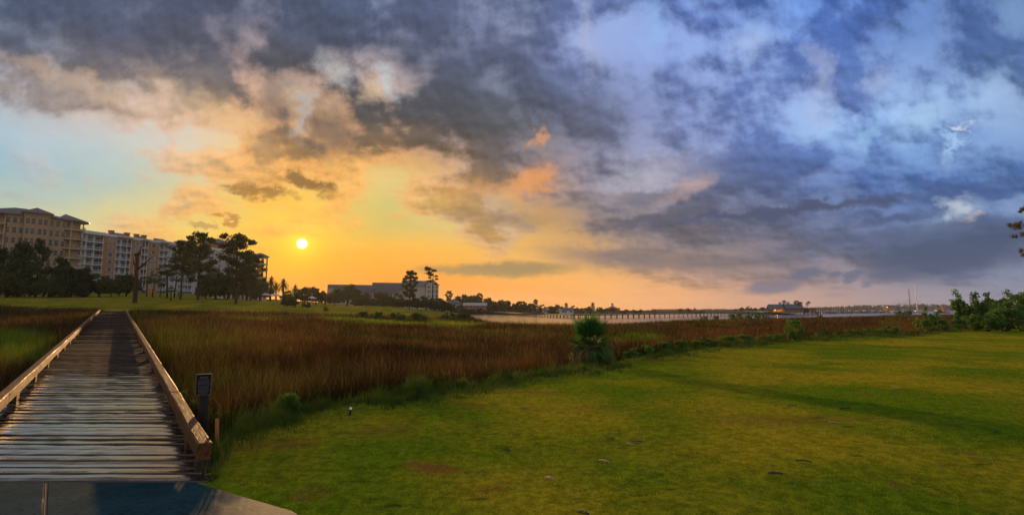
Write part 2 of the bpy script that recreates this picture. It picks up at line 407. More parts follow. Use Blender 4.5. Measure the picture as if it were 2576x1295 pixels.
# ------------------------------------------------------------------ materials
MATS = {}
def material(name, build=None, **kw):
    if name in MATS: return MATS[name]
    m = bpy.data.materials.new(name); m.use_nodes = True
    t = m.node_tree; t.nodes.clear()
    N = NT(t); out = N.n('ShaderNodeOutputMaterial')
    N.put(out.inputs[0], build(N, **kw))
    MATS[name] = m
    return m
def principled(N, col, rough=0.7, metal=0.0, normal=None, spec=0.4, coat=None, trans=None):
    p = N.n('ShaderNodeBsdfPrincipled')
    N.put(p.inputs['Base Color'], col); N.put(p.inputs['Roughness'], rough); N.put(p.inputs['Metallic'], metal)
    p.inputs['Specular IOR Level'].default_value = spec
    if normal is not None: N.put(p.inputs['Normal'], normal)
    return p.outputs[0]
def bump(N, h, strength=0.4, dist=0.02, normal=None):
    b = N.n('ShaderNodeBump'); b.inputs['Strength'].default_value = strength; b.inputs['Distance'].default_value = dist
    N.put(b.inputs['Height'], h)
    if normal is not None: N.put(b.inputs['Normal'], normal)
    return b.outputs[0]
def coord(N, which='Object'):
    return N.n('ShaderNodeTexCoord').outputs[which]
def worldpos(N):
    return N.n('ShaderNodeNewGeometry').outputs['Position']
def attr(N, name, out=2):
    a = N.n('ShaderNodeAttribute'); a.attribute_name = name
    return a.outputs[out]
def plain(name, c, rough=0.7, var=0.18, scale=3.0, metal=0.0, spec=0.4, bmp=0.0):
    """a painted / stony / wooden surface with uneven tone"""
    def b(N):
        p = coord(N)
        n = N.noise(p, scale, 5.0, 0.6)
        f = N.math('ADD', 1.0 - var, N.math('MULTIPLY', n, 2 * var))
        cc = N.mix(1.0, c, N.comb(f, f, f), 'MULTIPLY')
        nr = bump(N, N.noise(p, scale * 8, 3.0), bmp, 0.01) if bmp else None
        return principled(N, cc, N.math('ADD', rough - 0.1, N.math('MULTIPLY', n, 0.2)), metal, nr, spec)
    return material(name, b)
def leafy(name, c1, c2, transl=0.35, rough=0.6, spec=0.25):
    """foliage: two-tone by clump noise and leaf, some light passing through"""
    def b(N):
        p = worldpos(N)
        n = N.noise(p, 0.9, 3.0); r_ = N.n('ShaderNodeNewGeometry').outputs['Random Per Island']
        f = N.math('ADD', N.math('MULTIPLY', n, 0.7), N.math('MULTIPLY', r_, 0.3))
        col = N.mix(N.rng(f, 0.3, 0.72), c1, c2)
        d = principled(N, col, rough, spec=spec)
        tr = N.n('ShaderNodeBsdfTranslucent'); N.put(tr.inputs[0], N.mix(0.5, col, (c2[0] * 1.3, c2[1] * 1.2, c2[2] * 0.6)))
        mx = N.n('ShaderNodeMixShader'); mx.inputs[0].default_value = transl
        N.put(mx.inputs[1], d); N.put(mx.inputs[2], tr.outputs[0])
        return mx.outputs[0]
    return material(name, b)

# ------------------------------------------------------------------ terrain: heights as a function of bearing (survey column) and depth
PXE = np.array([-900, -400, 0, 300, 500, 700, 850, 1000, 1100, 1200])
ERI = np.array([.032, .033, .033, .0305, .027, .0220, .0165, .0095, .0040, 0.0])
def smooth(x): x = np.clip(x, 0, 1); return x * x * (3 - 2 * x)
def pxof(x, y): return CX + FPX * x / (np.maximum(y, 1e-3) * math.cos(PITCH))
def tilt(x, y):
    x = np.asarray(x, float); y = np.asarray(y, float)
    px = np.clip(pxof(x, y), -900, 3400)
    e = np.interp(px, PXE, ERI)
    e = np.where(y < 1.0, np.interp(np.clip(y, 0, 1), [0, 1], [0, 1]) * e, e)
    t = e * np.maximum(0, np.minimum(y, 420) - 4.5)
    t += .016 * np.maximum(0, np.minimum(y, 260) - 66) * smooth((900 - px) / 500)
    # mounds of the far fairway
    for (mx, my, sx_, sy_, h) in ((960, 150, 15, 14, 1.1), (1080, 175, 12, 20, .8), (640, 128, 10, 10, .6)):
        X0 = (mx - CX) / FPX * my
        t += h * np.exp(-((x - X0) / sx_) ** 2 - ((y - my) / sy_) ** 2)
    return t
_le = [(-2600,1500),(-900,1420),(-200,1330),(420,1190),(560,1172),(580,1110),(610,1078),(690,1058),(745,1044),(1000,1000),(1200,966),(1350,935),(1450,918),(1540,908),(1700,882),(2000,855),(2300,840),(2576,819),(2900,806),(3600,800)]
LPX = np.array([p[0] for p in _le], float)
LD = np.array([at(p[0], p[1], 1.0).y * 0 + 1.7 / max(1e-4, -(ray(p[0], p[1]).z / ray(p[0], p[1]).y)) for p in _le])
def lawn_edge(px): return np.interp(px, LPX, LD)
WPX = np.array([1090, 1120, 1160, 1190, 1230, 1300, 1400, 1480, 1560, 1720, 1900, 2060, 2200, 2400, 2600, 3200], float)
WD = np.array([900, 330, 210, 135, 88, 72, 64, 64, 72, 98, 122, 146, 178, 226, 262, 320], float)
FPXS = np.array([1090, 1120, 1175, 1300, 1450, 1600, 1760, 1830, 1880, 3400], float)
FD = np.array([280, 335, 345, 335, 325, 365, 430, 560, 1500, 1600], float)
def water_near(px): return np.interp(px, WPX, WD)
def water_far(px): return np.interp(px, FPXS, FD)
MPX = np.array([-900, -100, 0, 200, 270, 350, 430, 600, 850, 1000, 1100, 1170, 1190], float)
MD = np.array([70, 76, 74, 64, 57.5, 57.5, 62, 70, 78, 88, 100, 150, 400], float)
def marsh_far(px): return np.interp(px, MPX, MD)
WATER_Z = -0.62
def wob(x, y, s=1.0):
    return np.sin(x * .37 * s + 1.3) * np.cos(y * .29 * s + .4) + .5 * np.sin(x * .91 * s + y * .73 * s) + .35 * np.sin(1.9 * s * x - 1.4 * s * y + 2.0)
def ground_z(x, y):
    x = np.asarray(x, float); y = np.asarray(y, float)
    px = np.clip(pxof(x, y), -2600, 3600); front = y > 0.6
    t = tilt(x, y)
    le = lawn_edge(px) + .12 * wob(x, y, 2.2)
    bank = smooth((y - le) / np.clip(.10 * le, .7, 2.5)) * front
    back = smooth((y - marsh_far(px)) / (0.06 * y + 1)) * (px < 1190)
    z = -0.5 * bank * (1 - back) + .05 * wob(x, y, 1.3) * bank * (1 - back)
    wn, wf = water_near(px), water_far(px)
    inw = smooth((y - wn) / (0.05 * wn)) * smooth((wf - y) / 12.0) * (px > 1090)
    z = z * (1 - inw) + -1.6 * inw
    z = z + smooth((y - wf) / 15.0) * (px > 1090) * 0.5
    roll = .05 * np.sin(x * .23 + .5) * np.sin(y * .31) + .025 * np.sin(x * .9 + 2) * np.sin(y * .8 + 1)
    return z + t * (1 - inw * (px > 1200)) + roll * (1 - bank) * smooth((y - 2) / 6)
def gz(x, y): return float(ground_z(np.array([x]), np.array([y]))[0])
def gpt(px, Y, dz=0.0):
    """ground point in survey column px at depth Y"""
    x = (px - CX) / FPX * Y * math.cos(PITCH)
    return Vector((x, Y, gz(x, Y) + dz))

# ground sheet: rings round the eye, fine where the picture looks
_az = np.concatenate([np.arange(-180, -60, 4.0), np.arange(-60, 60, 0.5), np.arange(60, 180, 4.0)])
_rr = np.concatenate([[0.0], np.geomspace(1.2, 60, 150), np.geomspace(61.5, 480, 90)[0:], np.geomspace(520, 9000, 16)])
A_, R_ = np.meshgrid(np.radians(_az), _rr, indexing='ij')
gx, gy = R_ * np.sin(A_), R_ * np.cos(A_)
gzv = ground_z(gx, gy)
gzv = np.where(R_ > 1700, -1.6, gzv)
na, nr = gx.shape
V = np.stack([gx.ravel(), gy.ravel(), gzv.ravel()], 1)
ii, jj = np.meshgrid(np.arange(na), np.arange(nr - 1), indexing='ij')
F = np.stack([ii * nr + jj, ii * nr + jj + 1, ((ii + 1) % na) * nr + jj + 1, ((ii + 1) % na) * nr + jj], -1).reshape(-1, 4)
_px = np.clip(pxof(gx, gy), -2600, 3600)
_le_ = lawn_edge(_px) + .12 * wob(gx, gy, 2.2)
_lawn = np.where(gy > .6, 1 - smooth((gy - _le_) / np.clip(.06 * _le_, .35, 2)), 1.0)
_back = smooth((gy - marsh_far(_px)) / (0.03 * gy + .5)) * (_px < 1190) * (gy > .6)
_far = smooth((gy - 240) / 60)
def divots(N, p):
    """small dark divots and thatch marks scattered over the green"""
    return N.rng(N.noise(N.mapping(p, scale=(2.2, 6.5, 1.0)), 1.0, 4.0, .6), .635, .675, 0, .6)
def worn(N, p):
    """brown worn patches of the green, where they lie"""
    q = N.vmath('ADD', p, N.vmath('MULTIPLY', N.vmath('SUBTRACT', N.noise(p, 1.6, 5.0, .65, out=1), (.5, .5, .5)), (1.5, 1.5, 0)))
    tot = None
    for (px, py, rx, ry, st) in ((1075, 1185, .42, .20, .9), (700, 1125, .55, .34, .55), (960, 1090, .5, .3, .35), (1190, 1020, .5, .22, .7), (1330, 985, .8, .35, .5), (1640, 905, 1.6, .35, .8), (1420, 925, 1.0, .3, .7), (1500, 1030, .7, .3, .35), (1200, 1235, .25, .12, .7), (1980, 1060, 1.6, .5, .35), (760, 1240, .3, .2, .4)):
        d = ray(px, py); s_ = -EYE / d.z; c = (d.x * s_, d.y * s_, 0)
        v = N.vmath('MULTIPLY', N.vmath('SUBTRACT', q, c), (1 / rx, 1 / ry, 0))
        m = N.rng(N.vmath('LENGTH', v, out=1), 1.25, .35, 0, st)
        tot = m if tot is None else N.math('MAXIMUM', tot, m)
    return tot
def ground_shader(N):
    p = worldpos(N)
    nA = N.noise(p, 0.35, 4.0, 0.55); nB = N.noise(p, 2.4, 5.0, 0.6); nC = N.noise(p, 26.0, 4.0, 0.65); nD = N.noise(p, 0.9, 5.0, 0.6, 0.6)
    nF = N.noise(p, .16, 3.0, .5)
    turf = N.mix(N.rng(N.math('ADD', N.math('MULTIPLY', nA, .55), N.math('MULTIPLY', nF, .45)), .40, .60), (.140, .240, .009), (.400, .345, .018))
    turf = N.mix(N.rng(nB, .42, .78, 0, .6), turf, (.050, .125, .007))
    nE = N.noise(p, 9.0, 5.0, 0.7)
    turf = N.mix(N.rng(nE, .40, .62, .5, 0), turf, N.mix(1.0, turf, (.38, .42, .4), 'MULTIPLY'))
    turf = N.mix(N.rng(nD, .61, .72, 0, .85), turf, (.185, .115, .030))          # worn brown patches
    turf = N.mix(worn(N, p), turf, (.20, .105, .026))
    turf = N.mix(divots(N, p), turf, (.030, .024, .010))
    turf = N.mix(N.rng(nC, .35, .75, 0, .6), turf, N.mix(1.0, turf, (.45, .45, .4), 'MULTIPLY'))
    farturf = N.mix(N.rng(nA, .3, .7), (.090, .110, .010), (.300, .235, .020))
    mud = N.mix(N.rng(nB, .3, .7), (.016, .012, .006), (.040, .025, .012))
    c = N.mix(attr(N, 'lawn'), mud, turf)
    c = N.mix(attr(N, 'back'), c, farturf)
    c = N.mix(attr(N, 'far'), c, (.045, .055, .018))
    h = N.math('ADD', N.math('ADD', N.math('MULTIPLY', nC, .5), nB), nE)
    return principled(N, c, .85, normal=bump(N, h, .9, .06), spec=.0)
me = np_mesh('ground', V, F, material('ground', ground_shader), {'lawn': _lawn.ravel(), 'back': _back.ravel(), 'far': _far.ravel()}, smooth=True)
tag(link('ground', me), 'turf, marsh mud and far fairway ground', kind='structure')

# ------------------------------------------------------------------ water of the bay
def water_shader(N):
    p = worldpos(N)
    q = N.mapping(p, scale=(1.0, 0.45, 1.0))
    n = N.math('ADD', N.noise(q, .55, 5.0, .6), N.math('MULTIPLY', N.noise(q, 3.2, 3.0, .6), .35))
    return principled(N, (.055, .060, .062), .16, normal=bump(N, n, .35, .12), spec=.5)
wm = MB()
wr = [(95, 40), (-45, 420), (-45, 1400), (-900, 9000), (9000, 9000), (2600, 900), (420, 200), (210, 90)]
wm = MB().add([(-90, 330, WATER_Z), (-6, 60, WATER_Z), (60, 45, WATER_Z), (420, 150, WATER_Z), (9000, 3500, WATER_Z), (9000, 9000, WATER_Z), (-1500, 9000, WATER_Z), (-420, 1800, WATER_Z)], [tuple(range(8))])
tag(wm.obj('water', material('water', water_shader)), 'calm bay water reflecting the sunrise', kind='structure')

# ------------------------------------------------------------------ reeds, turf blades (one mass each)
rng = np.random.default_rng(7)
def blades(px_, Y, hmin, hmax, wid, lean, per=1, spread=.12, tint=None, seg=2, base_z=None):
    """numpy blades rooted on the ground; returns V, F(tris), h, tint"""
    n = len(Y) * per
    x = (px_ - CX) / FPX * Y * math.cos(PITCH)
    x = np.repeat(x, per) + rng.normal(0, spread, n); y = np.repeat(Y, per) + rng.normal(0, spread, n)
    z = ground_z(x, y) - .02
    H = np.repeat(hmin + (hmax - hmin) * rng.random(len(Y)), per) * (.7 + .5 * rng.random(n))
    wd = np.repeat(wid, per)
    a = rng.random(n) * 2 * math.pi; L = lean * H * np.abs(rng.normal(.5, .5, n))
    fa_ = rng.random(n) * math.pi
    tx, ty = np.cos(fa_) * wd / 2, np.sin(fa_) * wd / 2 * .4
    lx, ly = np.cos(a) * L, np.sin(a) * L
    if seg == 1:
        P = np.stack([np.stack([x - tx, y - ty, z], 1), np.stack([x + tx, y + ty, z], 1), np.stack([x + lx, y + ly, z + H], 1)], 1)
        h = np.tile([0., 0., 1.], n)
        F_ = np.arange(n * 3).reshape(-1, 3); k = 3
    else:
        P = np.stack([np.stack([x - tx, y - ty, z], 1), np.stack([x + tx, y + ty, z], 1),
                      np.stack([x + lx * .3 - tx * .9, y + ly * .3 - ty * .9, z + H * .58], 1), np.stack([x + lx * .3 + tx * .9, y + ly * .3 + ty * .9, z + H * .58], 1),
                      np.stack([x + lx, y + ly, z + H], 1)], 1)
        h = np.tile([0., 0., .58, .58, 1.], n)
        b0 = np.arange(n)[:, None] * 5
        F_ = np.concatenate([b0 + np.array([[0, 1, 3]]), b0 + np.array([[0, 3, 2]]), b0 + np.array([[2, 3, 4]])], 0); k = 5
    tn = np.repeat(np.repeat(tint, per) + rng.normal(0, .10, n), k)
    return P.reshape(-1, 3), F_, h, tn
def reed_shader(N):
    h = attr(N, 'h'); t = attr(N, 'tint')
    p = worldpos(N)
    big = N.noise(p, .16, 3.0, .5)
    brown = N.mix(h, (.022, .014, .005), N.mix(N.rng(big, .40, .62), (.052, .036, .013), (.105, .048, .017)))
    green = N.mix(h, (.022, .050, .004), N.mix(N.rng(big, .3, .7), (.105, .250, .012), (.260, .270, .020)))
    col = N.mix(N.rng(t, .3, .7), brown, green)
    rb = N.rng(N.n('ShaderNodeNewGeometry').outputs['Random Per Island'], 0, 1, .45, 1.5, False)
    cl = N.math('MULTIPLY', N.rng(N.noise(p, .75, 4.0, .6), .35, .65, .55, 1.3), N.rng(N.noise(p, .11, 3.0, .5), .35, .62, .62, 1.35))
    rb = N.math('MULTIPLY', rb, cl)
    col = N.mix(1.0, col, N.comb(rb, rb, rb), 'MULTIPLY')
    straw = N.math('MULTIPLY', N.rng(N.n('ShaderNodeNewGeometry').outputs['Random Per Island'], .93, .95), N.rng(h, .5, .8))
    col = N.mix(N.math('MULTIPLY', straw, .8), col, (.30, .20, .10))
    d = principled(N, col, .7, spec=.05)
    tr = N.n('ShaderNodeBsdfTranslucent'); N.put(tr.inputs[0], col)
    mx = N.n('ShaderNodeMixShader'); mx.inputs[0].default_value = .45
    N.put(mx.inputs[1], d); N.put(mx.inputs[2], tr.outputs[0])
    return mx.outputs[0]
def greenness(px_, Y):
    x = (px_ - CX) / FPX * Y
    g = .24 + .15 * wob(x, Y, .5) + rng.normal(0, .10, len(Y))
    def ell(cx, cy, rx, ry, k=.8):
        return k * np.clip(1.6 - 1.6 * np.sqrt(((px_ - cx) / rx) ** 2 + ((np.log(Y) - math.log(cy)) / ry) ** 2), 0, 1)
    g = np.maximum(g, ell(10, 18.5, 210, .42, 1.0)); g = np.maximum(g, ell(940, 53, 170, .26, 1.1)); g = np.maximum(g, ell(1120, 60, 130, .28, 1.1))
    g = np.maximum(g, ell(1600, 33, 110, .22, 1.0)); g = np.maximum(g, ell(1330, 58, 130, .10, .6)); g = np.maximum(g, ell(640, 46, 120, .14, .8)); g = np.maximum(g, ell(2260, 70, 90, .12, .7))
    g = np.maximum(g, ell(380, 60, 260, .10, .5)); g = np.maximum(g, ell(1300, 20, 120, .12, .35))
    # a greener fringe next to the turf
    edge = Y / lawn_edge(px_)
    return np.maximum(g, .75 * smooth((1.10 - edge) / .12))
def marsh_points(n, y0, y1):
    px_ = rng.uniform(-140, 2760, n); Y = np.exp(rng.uniform(math.log(y0), math.log(y1), n))
    x = (px_ - CX) / FPX * Y
    lim = np.where(px_ < 1175, marsh_far(px_), water_near(px_)) * (1.0 + .03 * wob(x, Y, .8))
    ok = (Y > lawn_edge(px_) * 1.03 + .15) & (Y < lim)
    # open gut under and beside the boardwalk
    xr = -3.25 - .770 * (Y - 5.45)
    ok &= ~((x > xr - 2.95) & (x < xr + .42))
    # the small pool
    ok &= ~((np.abs(px_ - 760) < 26) & (np.abs(Y - 33.5) < 1.6))
    return px_[ok], Y[ok]
VV, FF, HH, TT = [], [], [], []
off = 0
for (n, y0, y1, per) in ((46000, 5, 26, 8), (52000, 20, 60, 6), (42000, 45, 240, 5)):
    px_, Y = marsh_points(n, y0, y1)
    g = greenness(px_, Y)
    hb = .62 + .10 * wob((px_ - CX) / FPX * Y, Y, .35)
    hb = np.where(g > .5, hb * .86, hb) * np.where((px_ > 1175) & (Y > water_near(px_) * .9), .55, 1.0)
    v, f, h, t = blades(px_, Y, hb * .9, hb * 1.45, np.maximum(.0055, .00055 * Y), .42, per, np.maximum(.10, .004 * Y).repeat(per), g)
    VV.append(v); FF.append(f + off); HH.append(h); TT.append(t); off += len(v)
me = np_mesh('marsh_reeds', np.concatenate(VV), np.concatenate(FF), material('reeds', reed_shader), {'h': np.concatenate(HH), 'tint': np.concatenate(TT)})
tag(link('marsh_reeds', me), 'rusty brown and green reeds filling the tidal marsh', 'reeds', kind='stuff')

def turf_shader(N):
    h = attr(N, 'h'); t = attr(N, 'tint'); p = worldpos(N)
    nD = N.noise(p, 0.9, 5.0, 0.6, 0.6); nA = N.noise(p, 0.35, 4.0, 0.55)
    nF = N.noise(p, .16, 3.0, .5)
    c = N.mix(N.rng(N.math('ADD', N.math('MULTIPLY', nA, .55), N.math('MULTIPLY', nF, .45)), .40, .60), (.135, .250, .009), (.420, .360, .020))
    c = N.mix(N.rng(t, .2, .9), c, (.36, .27, .05))
    c = N.mix(N.rng(N.noise(p, 9.0, 5.0, 0.7), .40, .60, .7, 0), c, (.040, .075, .006))
    c = N.mix(N.rng(nD, .61, .72, 0, .8), c, (.21, .125, .035))
    c = N.mix(worn(N, p), c, (.24, .125, .030))
    c = N.mix(divots(N, p), c, (.030, .024, .010))
    d = principled(N, c, .6, spec=.06)
    tr = N.n('ShaderNodeBsdfTranslucent'); N.put(tr.inputs[0], c)
    mx = N.n('ShaderNodeMixShader'); mx.inputs[0].default_value = .4
    N.put(mx.inputs[1], d); N.put(mx.inputs[2], tr.outputs[0])
    return mx.outputs[0]
PADR = [(555, 1180), (735, 1295), (1010, 1500)]
def on_lawn(px_, Y):
    x = (px_ - CX) / FPX * Y
    a = at(555, 1180, 5.42); b = at(735, 1295, 4.2)
    k = (b.x - a.x) / (b.y - a.y)
    pad = x < a.x + (Y - a.y) * k + .05 * np.sin(Y * 9) + .02
    return (Y < lawn_edge(px_) * 1.02) & ~(pad & (Y < 5.6))
px_ = rng.uniform(380, 2760, 560000); Y = np.exp(rng.uniform(math.log(3.0), math.log(34), 560000))
ok = on_lawn(px_, Y); px_, Y = px_[ok], Y[ok]
v, f, h, t = blades(px_, Y, .020, .050, np.maximum(.006, .0013 * Y), .9, 1, .0, rng.random(len(Y)) ** 2 * .9, seg=1)
me = np_mesh('turf_grass', v, f, material('turf_blades', turf_shader), {'h': h, 'tint': t})
tag(link('turf_grass', me), 'short mown grass blades on the near green', 'grass', kind='stuff')
# taller rough grass along the marsh edge
nn = 26000; px_ = np.concatenate([rng.uniform(560, 2760, nn // 2), rng.uniform(560, 1500, nn - nn // 2)])
Y = lawn_edge(px_) * (1.0 + .03 * wob(px_ * .012, px_ * .007, 1.0) + rng.normal(.0, .035, nn) - np.abs(rng.normal(0, .05, nn)) * (rng.random(nn) < .5)) + rng.normal(0.05, .12, nn)
hb = (.03 + .10 * np.clip(wob(px_ * .05, Y * 2.1, 1.0) + .3 * wob(px_ * .17, Y * 5, 1.0), 0, 2) + .16 * rng.random(nn) ** 6) * np.where(Y < lawn_edge(px_) * .98, .45, .68); hb = hb * np.where(px_ < 700, 1.3, 1.0)
v, f, h, t = blades(px_, Y, hb, hb * 2.4, np.maximum(.006, .0009 * Y), .8, 5, np.maximum(.05, .003 * Y).repeat(5), np.full(len(Y), .15))
def rough_shader(N):
    h = attr(N, 'h'); t = attr(N, 'tint'); p = worldpos(N)
    c = N.mix(N.rng(N.noise(p, 1.8, 4.0), .35, .65), (.016, .065, .008), (.120, .165, .022))
    c = N.mix(N.rng(t, .15, .4, 0, .6), c, (.19, .15, .04))
    d = principled(N, c, .6, spec=.06)
    tr = N.n('ShaderNodeBsdfTranslucent'); N.put(tr.inputs[0], c)
    mx = N.n('ShaderNodeMixShader'); mx.inputs[0].default_value = .4
    N.put(mx.inputs[1], d); N.put(mx.inputs[2], tr.outputs[0])
    return mx.outputs[0]
me = np_mesh('rough_grass', v, f, material('rough_blades', rough_shader), {'h': h, 'tint': t})
tag(link('rough_grass', me), 'taller rough grass along the marsh edge of the green', 'grass', kind='stuff')
# the small pool that glints in the marsh
pc = gpt(760, 33.5)
poly = [(pc.x + 0.85 * math.cos(k * .3927) * (1 + .2 * math.sin(3 * k)), pc.y + 1.5 * math.sin(k * .3927) * (1 + .15 * math.cos(2 * k))) for k in range(16)]
tag(MB().prism(poly, pc.z - .2, pc.z + .07).obj('tidal_pool', material('water', water_shader)), 'small tidal pool glinting among the reeds', kind='structure')

# ------------------------------------------------------------------ boardwalk: planks lie square to the view, timbers run off to the left
BS = -.770
def bx_right(Y): return -3.25 + BS * (Y - 5.45)
def deck_z(Y): return .05 + .0305 * (Y - 5.45)
DW = 2.5
def timber_shader(N, dark=(.030, .014, .007), light=(.26, .105, .034), wet=0.0):
    p = coord(N); g = worldpos(N)
    q = N.mapping(p, scale=(1.2, 14.0, 14.0))
    n = N.noise(q, 2.2, 6.0, .62, .5); n2 = N.noise(g, 1.4, 4.0, .6); cr = N.noise(N.mapping(p, scale=(2.0, 40.0, 40.0)), 1.6, 3.0, .7, 1.2)
    c = N.mix(N.rng(n, .3, .7), dark, light)
    c = N.mix(N.rng(n2, .35, .7, 0, .6), c, (.075, .045, .026))
    c = N.mix(N.rng(cr, .62, .70), c, (.018, .012, .008))
    h = N.math('SUBTRACT', N.math('MULTIPLY', n, .8), N.math('MULTIPLY', N.rng(cr, .60, .70), 1.2))
    return principled(N, c, N.rng(n, .2, .8, .45, .8), normal=bump(N, h, .8, .012), spec=.08)
def plank_shader(N):
    p = coord(N); g = worldpos(N)
    rnd = N.n('ShaderNodeObjectInfo').outputs['Random']
    pr = N.vmath('ADD', p, N.comb(N.math('MULTIPLY', rnd, 37.0), N.math('MULTIPLY', rnd, 11.0), 0.0))
    q = N.mapping(pr, scale=(.9, 16.0, 10.0))
    n = N.noise(q, 2.0, 6.0, .62, .6)
    c = N.mix(N.rng(n, .3, .72), (.008, .005, .004), (.034, .020, .015))
    c = N.mix(N.math('MULTIPLY', rnd, .45), c, (.042, .028, .023))
    blot = N.noise(g, .9, 5.0, .6)
    c = N.mix(N.rng(blot, .5, .75, 0, .4), c, (.035, .026, .020))
    # a film of dew: long pools along the grain, heavier on the near half
    sg = N.n('ShaderNodeSeparateXYZ'); N.put(sg.inputs[0], g)
    near = N.rng(sg.outputs[1], 6.5, 16.0, 1.0, .15)
    film = N.noise(N.mapping(pr, scale=(.6, 11.0, 1.0)), 1.9, 5.0, .6, .7)
    wet = N.rng(N.math('ADD', film, N.math('MULTIPLY', N.math('SUBTRACT', near, .55), .35)), .47, .60)
    rough = N.mixf(wet, .72, .13)
    dry = bump(N, n, .75, .012); 
    geo = N.n('ShaderNodeNewGeometry').outputs['Normal']
    mixn = N.vmath('NORMALIZE', N.vmath('ADD', N.vmath('SCALE', dry, N.math('SUBTRACT', 1.08, wet)), N.vmath('SCALE', bump(N, N.noise(N.mapping(pr, scale=(1, 6, 1)), 3.0, 3.0), .12, .01), wet)))
    sh = principled(N, c, rough, normal=mixn, spec=.4)
    N.put(sh.node.inputs['Specular IOR Level'], N.mixf(wet, .06, .5))
    return sh
PLANK = material('deck_planks', plank_shader)
TIMBER = material('curb_timber', timber_shader)
PILE = plain('dark_pile', (.030, .022, .017), .8, .3, 6, bmp=.4)
root = empty('boardwalk', (bx_right(5.45) - DW / 2, 5.45, 0))
tag(root, 'long wet wooden boardwalk with timber curbs running across the marsh', 'boardwalk')
ox, oy = root.location.x, root.location.y
rp = random.Random(3)
PW = .204
def plank_mesh(k):
    r_ = random.Random(100 + k)
    nx = 14; L = DW + .30; m = MB(); vs = []
    ys = (-PW / 2 + .008, -PW / 2 + .020, 0, PW / 2 - .020, PW / 2 - .008)
    cup = r_.uniform(-.004, .003); wl = [r_.uniform(-.003, .003) for _ in range(nx + 1)]; we = [r_.uniform(-.005, .005) for _ in range(nx + 1)]
    for i in range(nx + 1):
        x = -L / 2 + L * i / nx
        for j, y in enumerate(ys):
            zt = (-.014 if j in (0, 4) else 0) + (cup if j == 2 else 0) + wl[i]
            vs.append((x + (r_.uniform(-.01, .01) if i in (0, nx) else 0), y + (we[i] if j in (0, 1) else (-we[(i * 3) % nx] if j in (3, 4) else 0)), zt))
        vs.append((x, ys[0], -.045)); vs.append((x, ys[4], -.045))
    fs = []
    for i in range(nx):
        a, b = i * 7, (i + 1) * 7
        for j in range(4):
            fs.append((a + j, b + j, b + j + 1, a + j + 1))
        fs.append((a + 5, b + 5, b, a)); fs.append((a + 4, b + 4, b + 6, a + 6))
    for a, fl in ((0, 1), (nx * 7, 0)):
        fs.append((a + 5, a, a + 1, a + 2, a + 3, a + 4, a + 6) if not fl else (a + 6, a + 4, a + 3, a + 2, a + 1, a, a + 5))
    return MB().add(vs, fs).mesh('plank', PLANK)
PM = [plank_mesh(k) for k in range(9)]
Y = 5.30; i = 0
while Y < 56.5:
    w = PW
    o = link('plank', PM[rp.randrange(9)], root, (bx_right(Y) - DW / 2 - ox + rp.uniform(-.03, .03), Y - oy, deck_z(Y) + rp.uniform(-.004, .004)),
             (math.atan(.0305) + rp.uniform(-.012, .012), rp.uniform(-.003, .003), rp.uniform(-.004, .004) + (math.pi if rp.random() < .5 else 0)))
    Y += w; i += 1
bang = math.atan2(1.0, BS)        # heading of the timbers from +x
slope = math.atan(.0305 / math.hypot(1, BS))
def timber(side, Y0, Y1, name, x_in, wid, z0, z1, mat, bev=.014):
    """a length of timber along the boardwalk from depth Y0 to Y1; x offsets measured from the deck edge"""
    xa = (bx_right(Y0) if side > 0 else bx_right(Y0) - DW)
    L = (Y1 - Y0) * math.hypot(1, BS)
    cw = wid * math.sin(bang)
    m = MB(); nseg = 5; r_ = random.Random(int(Y0 * 97) + side)
    ys0 = 0.0 if side < 0 else -cw; ys1 = ys0 + cw
    pr = [(ys0 + bev, z0), (ys1 - bev, z0), (ys1, z0 + bev), (ys1, z1 - bev), (ys1 - bev, z1), (ys0 + bev, z1), (ys0, z1 - bev), (ys0, z0 + bev)]
    vs = []
    for k in range(nseg + 1):
        for (a, b) in pr:
            vs.append((L * k / nseg, a + r_.uniform(-.004, .004), b + r_.uniform(-.004, .004)))
    fs = [(k * 8 + j, k * 8 + (j + 1) % 8, (k + 1) * 8 + (j + 1) % 8, (k + 1) * 8 + j) for k in range(nseg) for j in range(8)]
    fs += [tuple(range(7, -1, -1)), tuple(nseg * 8 + j for j in range(8))]
    m.add(vs, fs)
    return m.obj(name, mat, root, (xa + side * x_in - ox, Y0 - oy, deck_z(Y0) + r_.uniform(-.004, .004)), (0, -slope, bang))
for side in (1, -1):
    ys = [5.42 if side > 0 else 4.4, 8.2, 11.4, 14.6, 17.8, 21.0, 24.2, 27.4, 30.6, 33.8, 37.0, 40.2, 43.4, 46.6, 49.8, 53.0, 56.4]
    for a, b in zip(ys[:-1], ys[1:]):
        timber(side, a, b - .012, 'curb_timber', 0.0, .165, .115, .290, TIMBER)
    k = 6.2 if side > 0 else 4.9
    while k < 56:
        timber(side, k, k + .24, 'spacer_block', .012, .145, -.02, .112, TIMBER, .006)
        k += 2.0
    for a, b in zip(ys[:-1], ys[1:]):
        timber(side, max(a, 5.3), b - .02, 'stringer', -.02 if side > 0 else -.02, .10, -.34, -.06, PILE, .006)
    for Yp in np.arange(7.5, 56, 4.0):
        p = Vector((bx_right(Yp) + (.08 if side > 0 else -DW - .08), Yp, 0))
        MB().tube([(0, 0, -1.4), (0, 0, -.08)], .11, 8).obj('pile', PILE, root, (p.x - ox, p.y - oy, deck_z(Yp)), smooth=True)
# end post under the near right timber
tag(timber(1, 5.424, 5.56, 'end_post', .004, .165, -.16, .112, PILE, .012), 'black damp end post under the near curb timber')

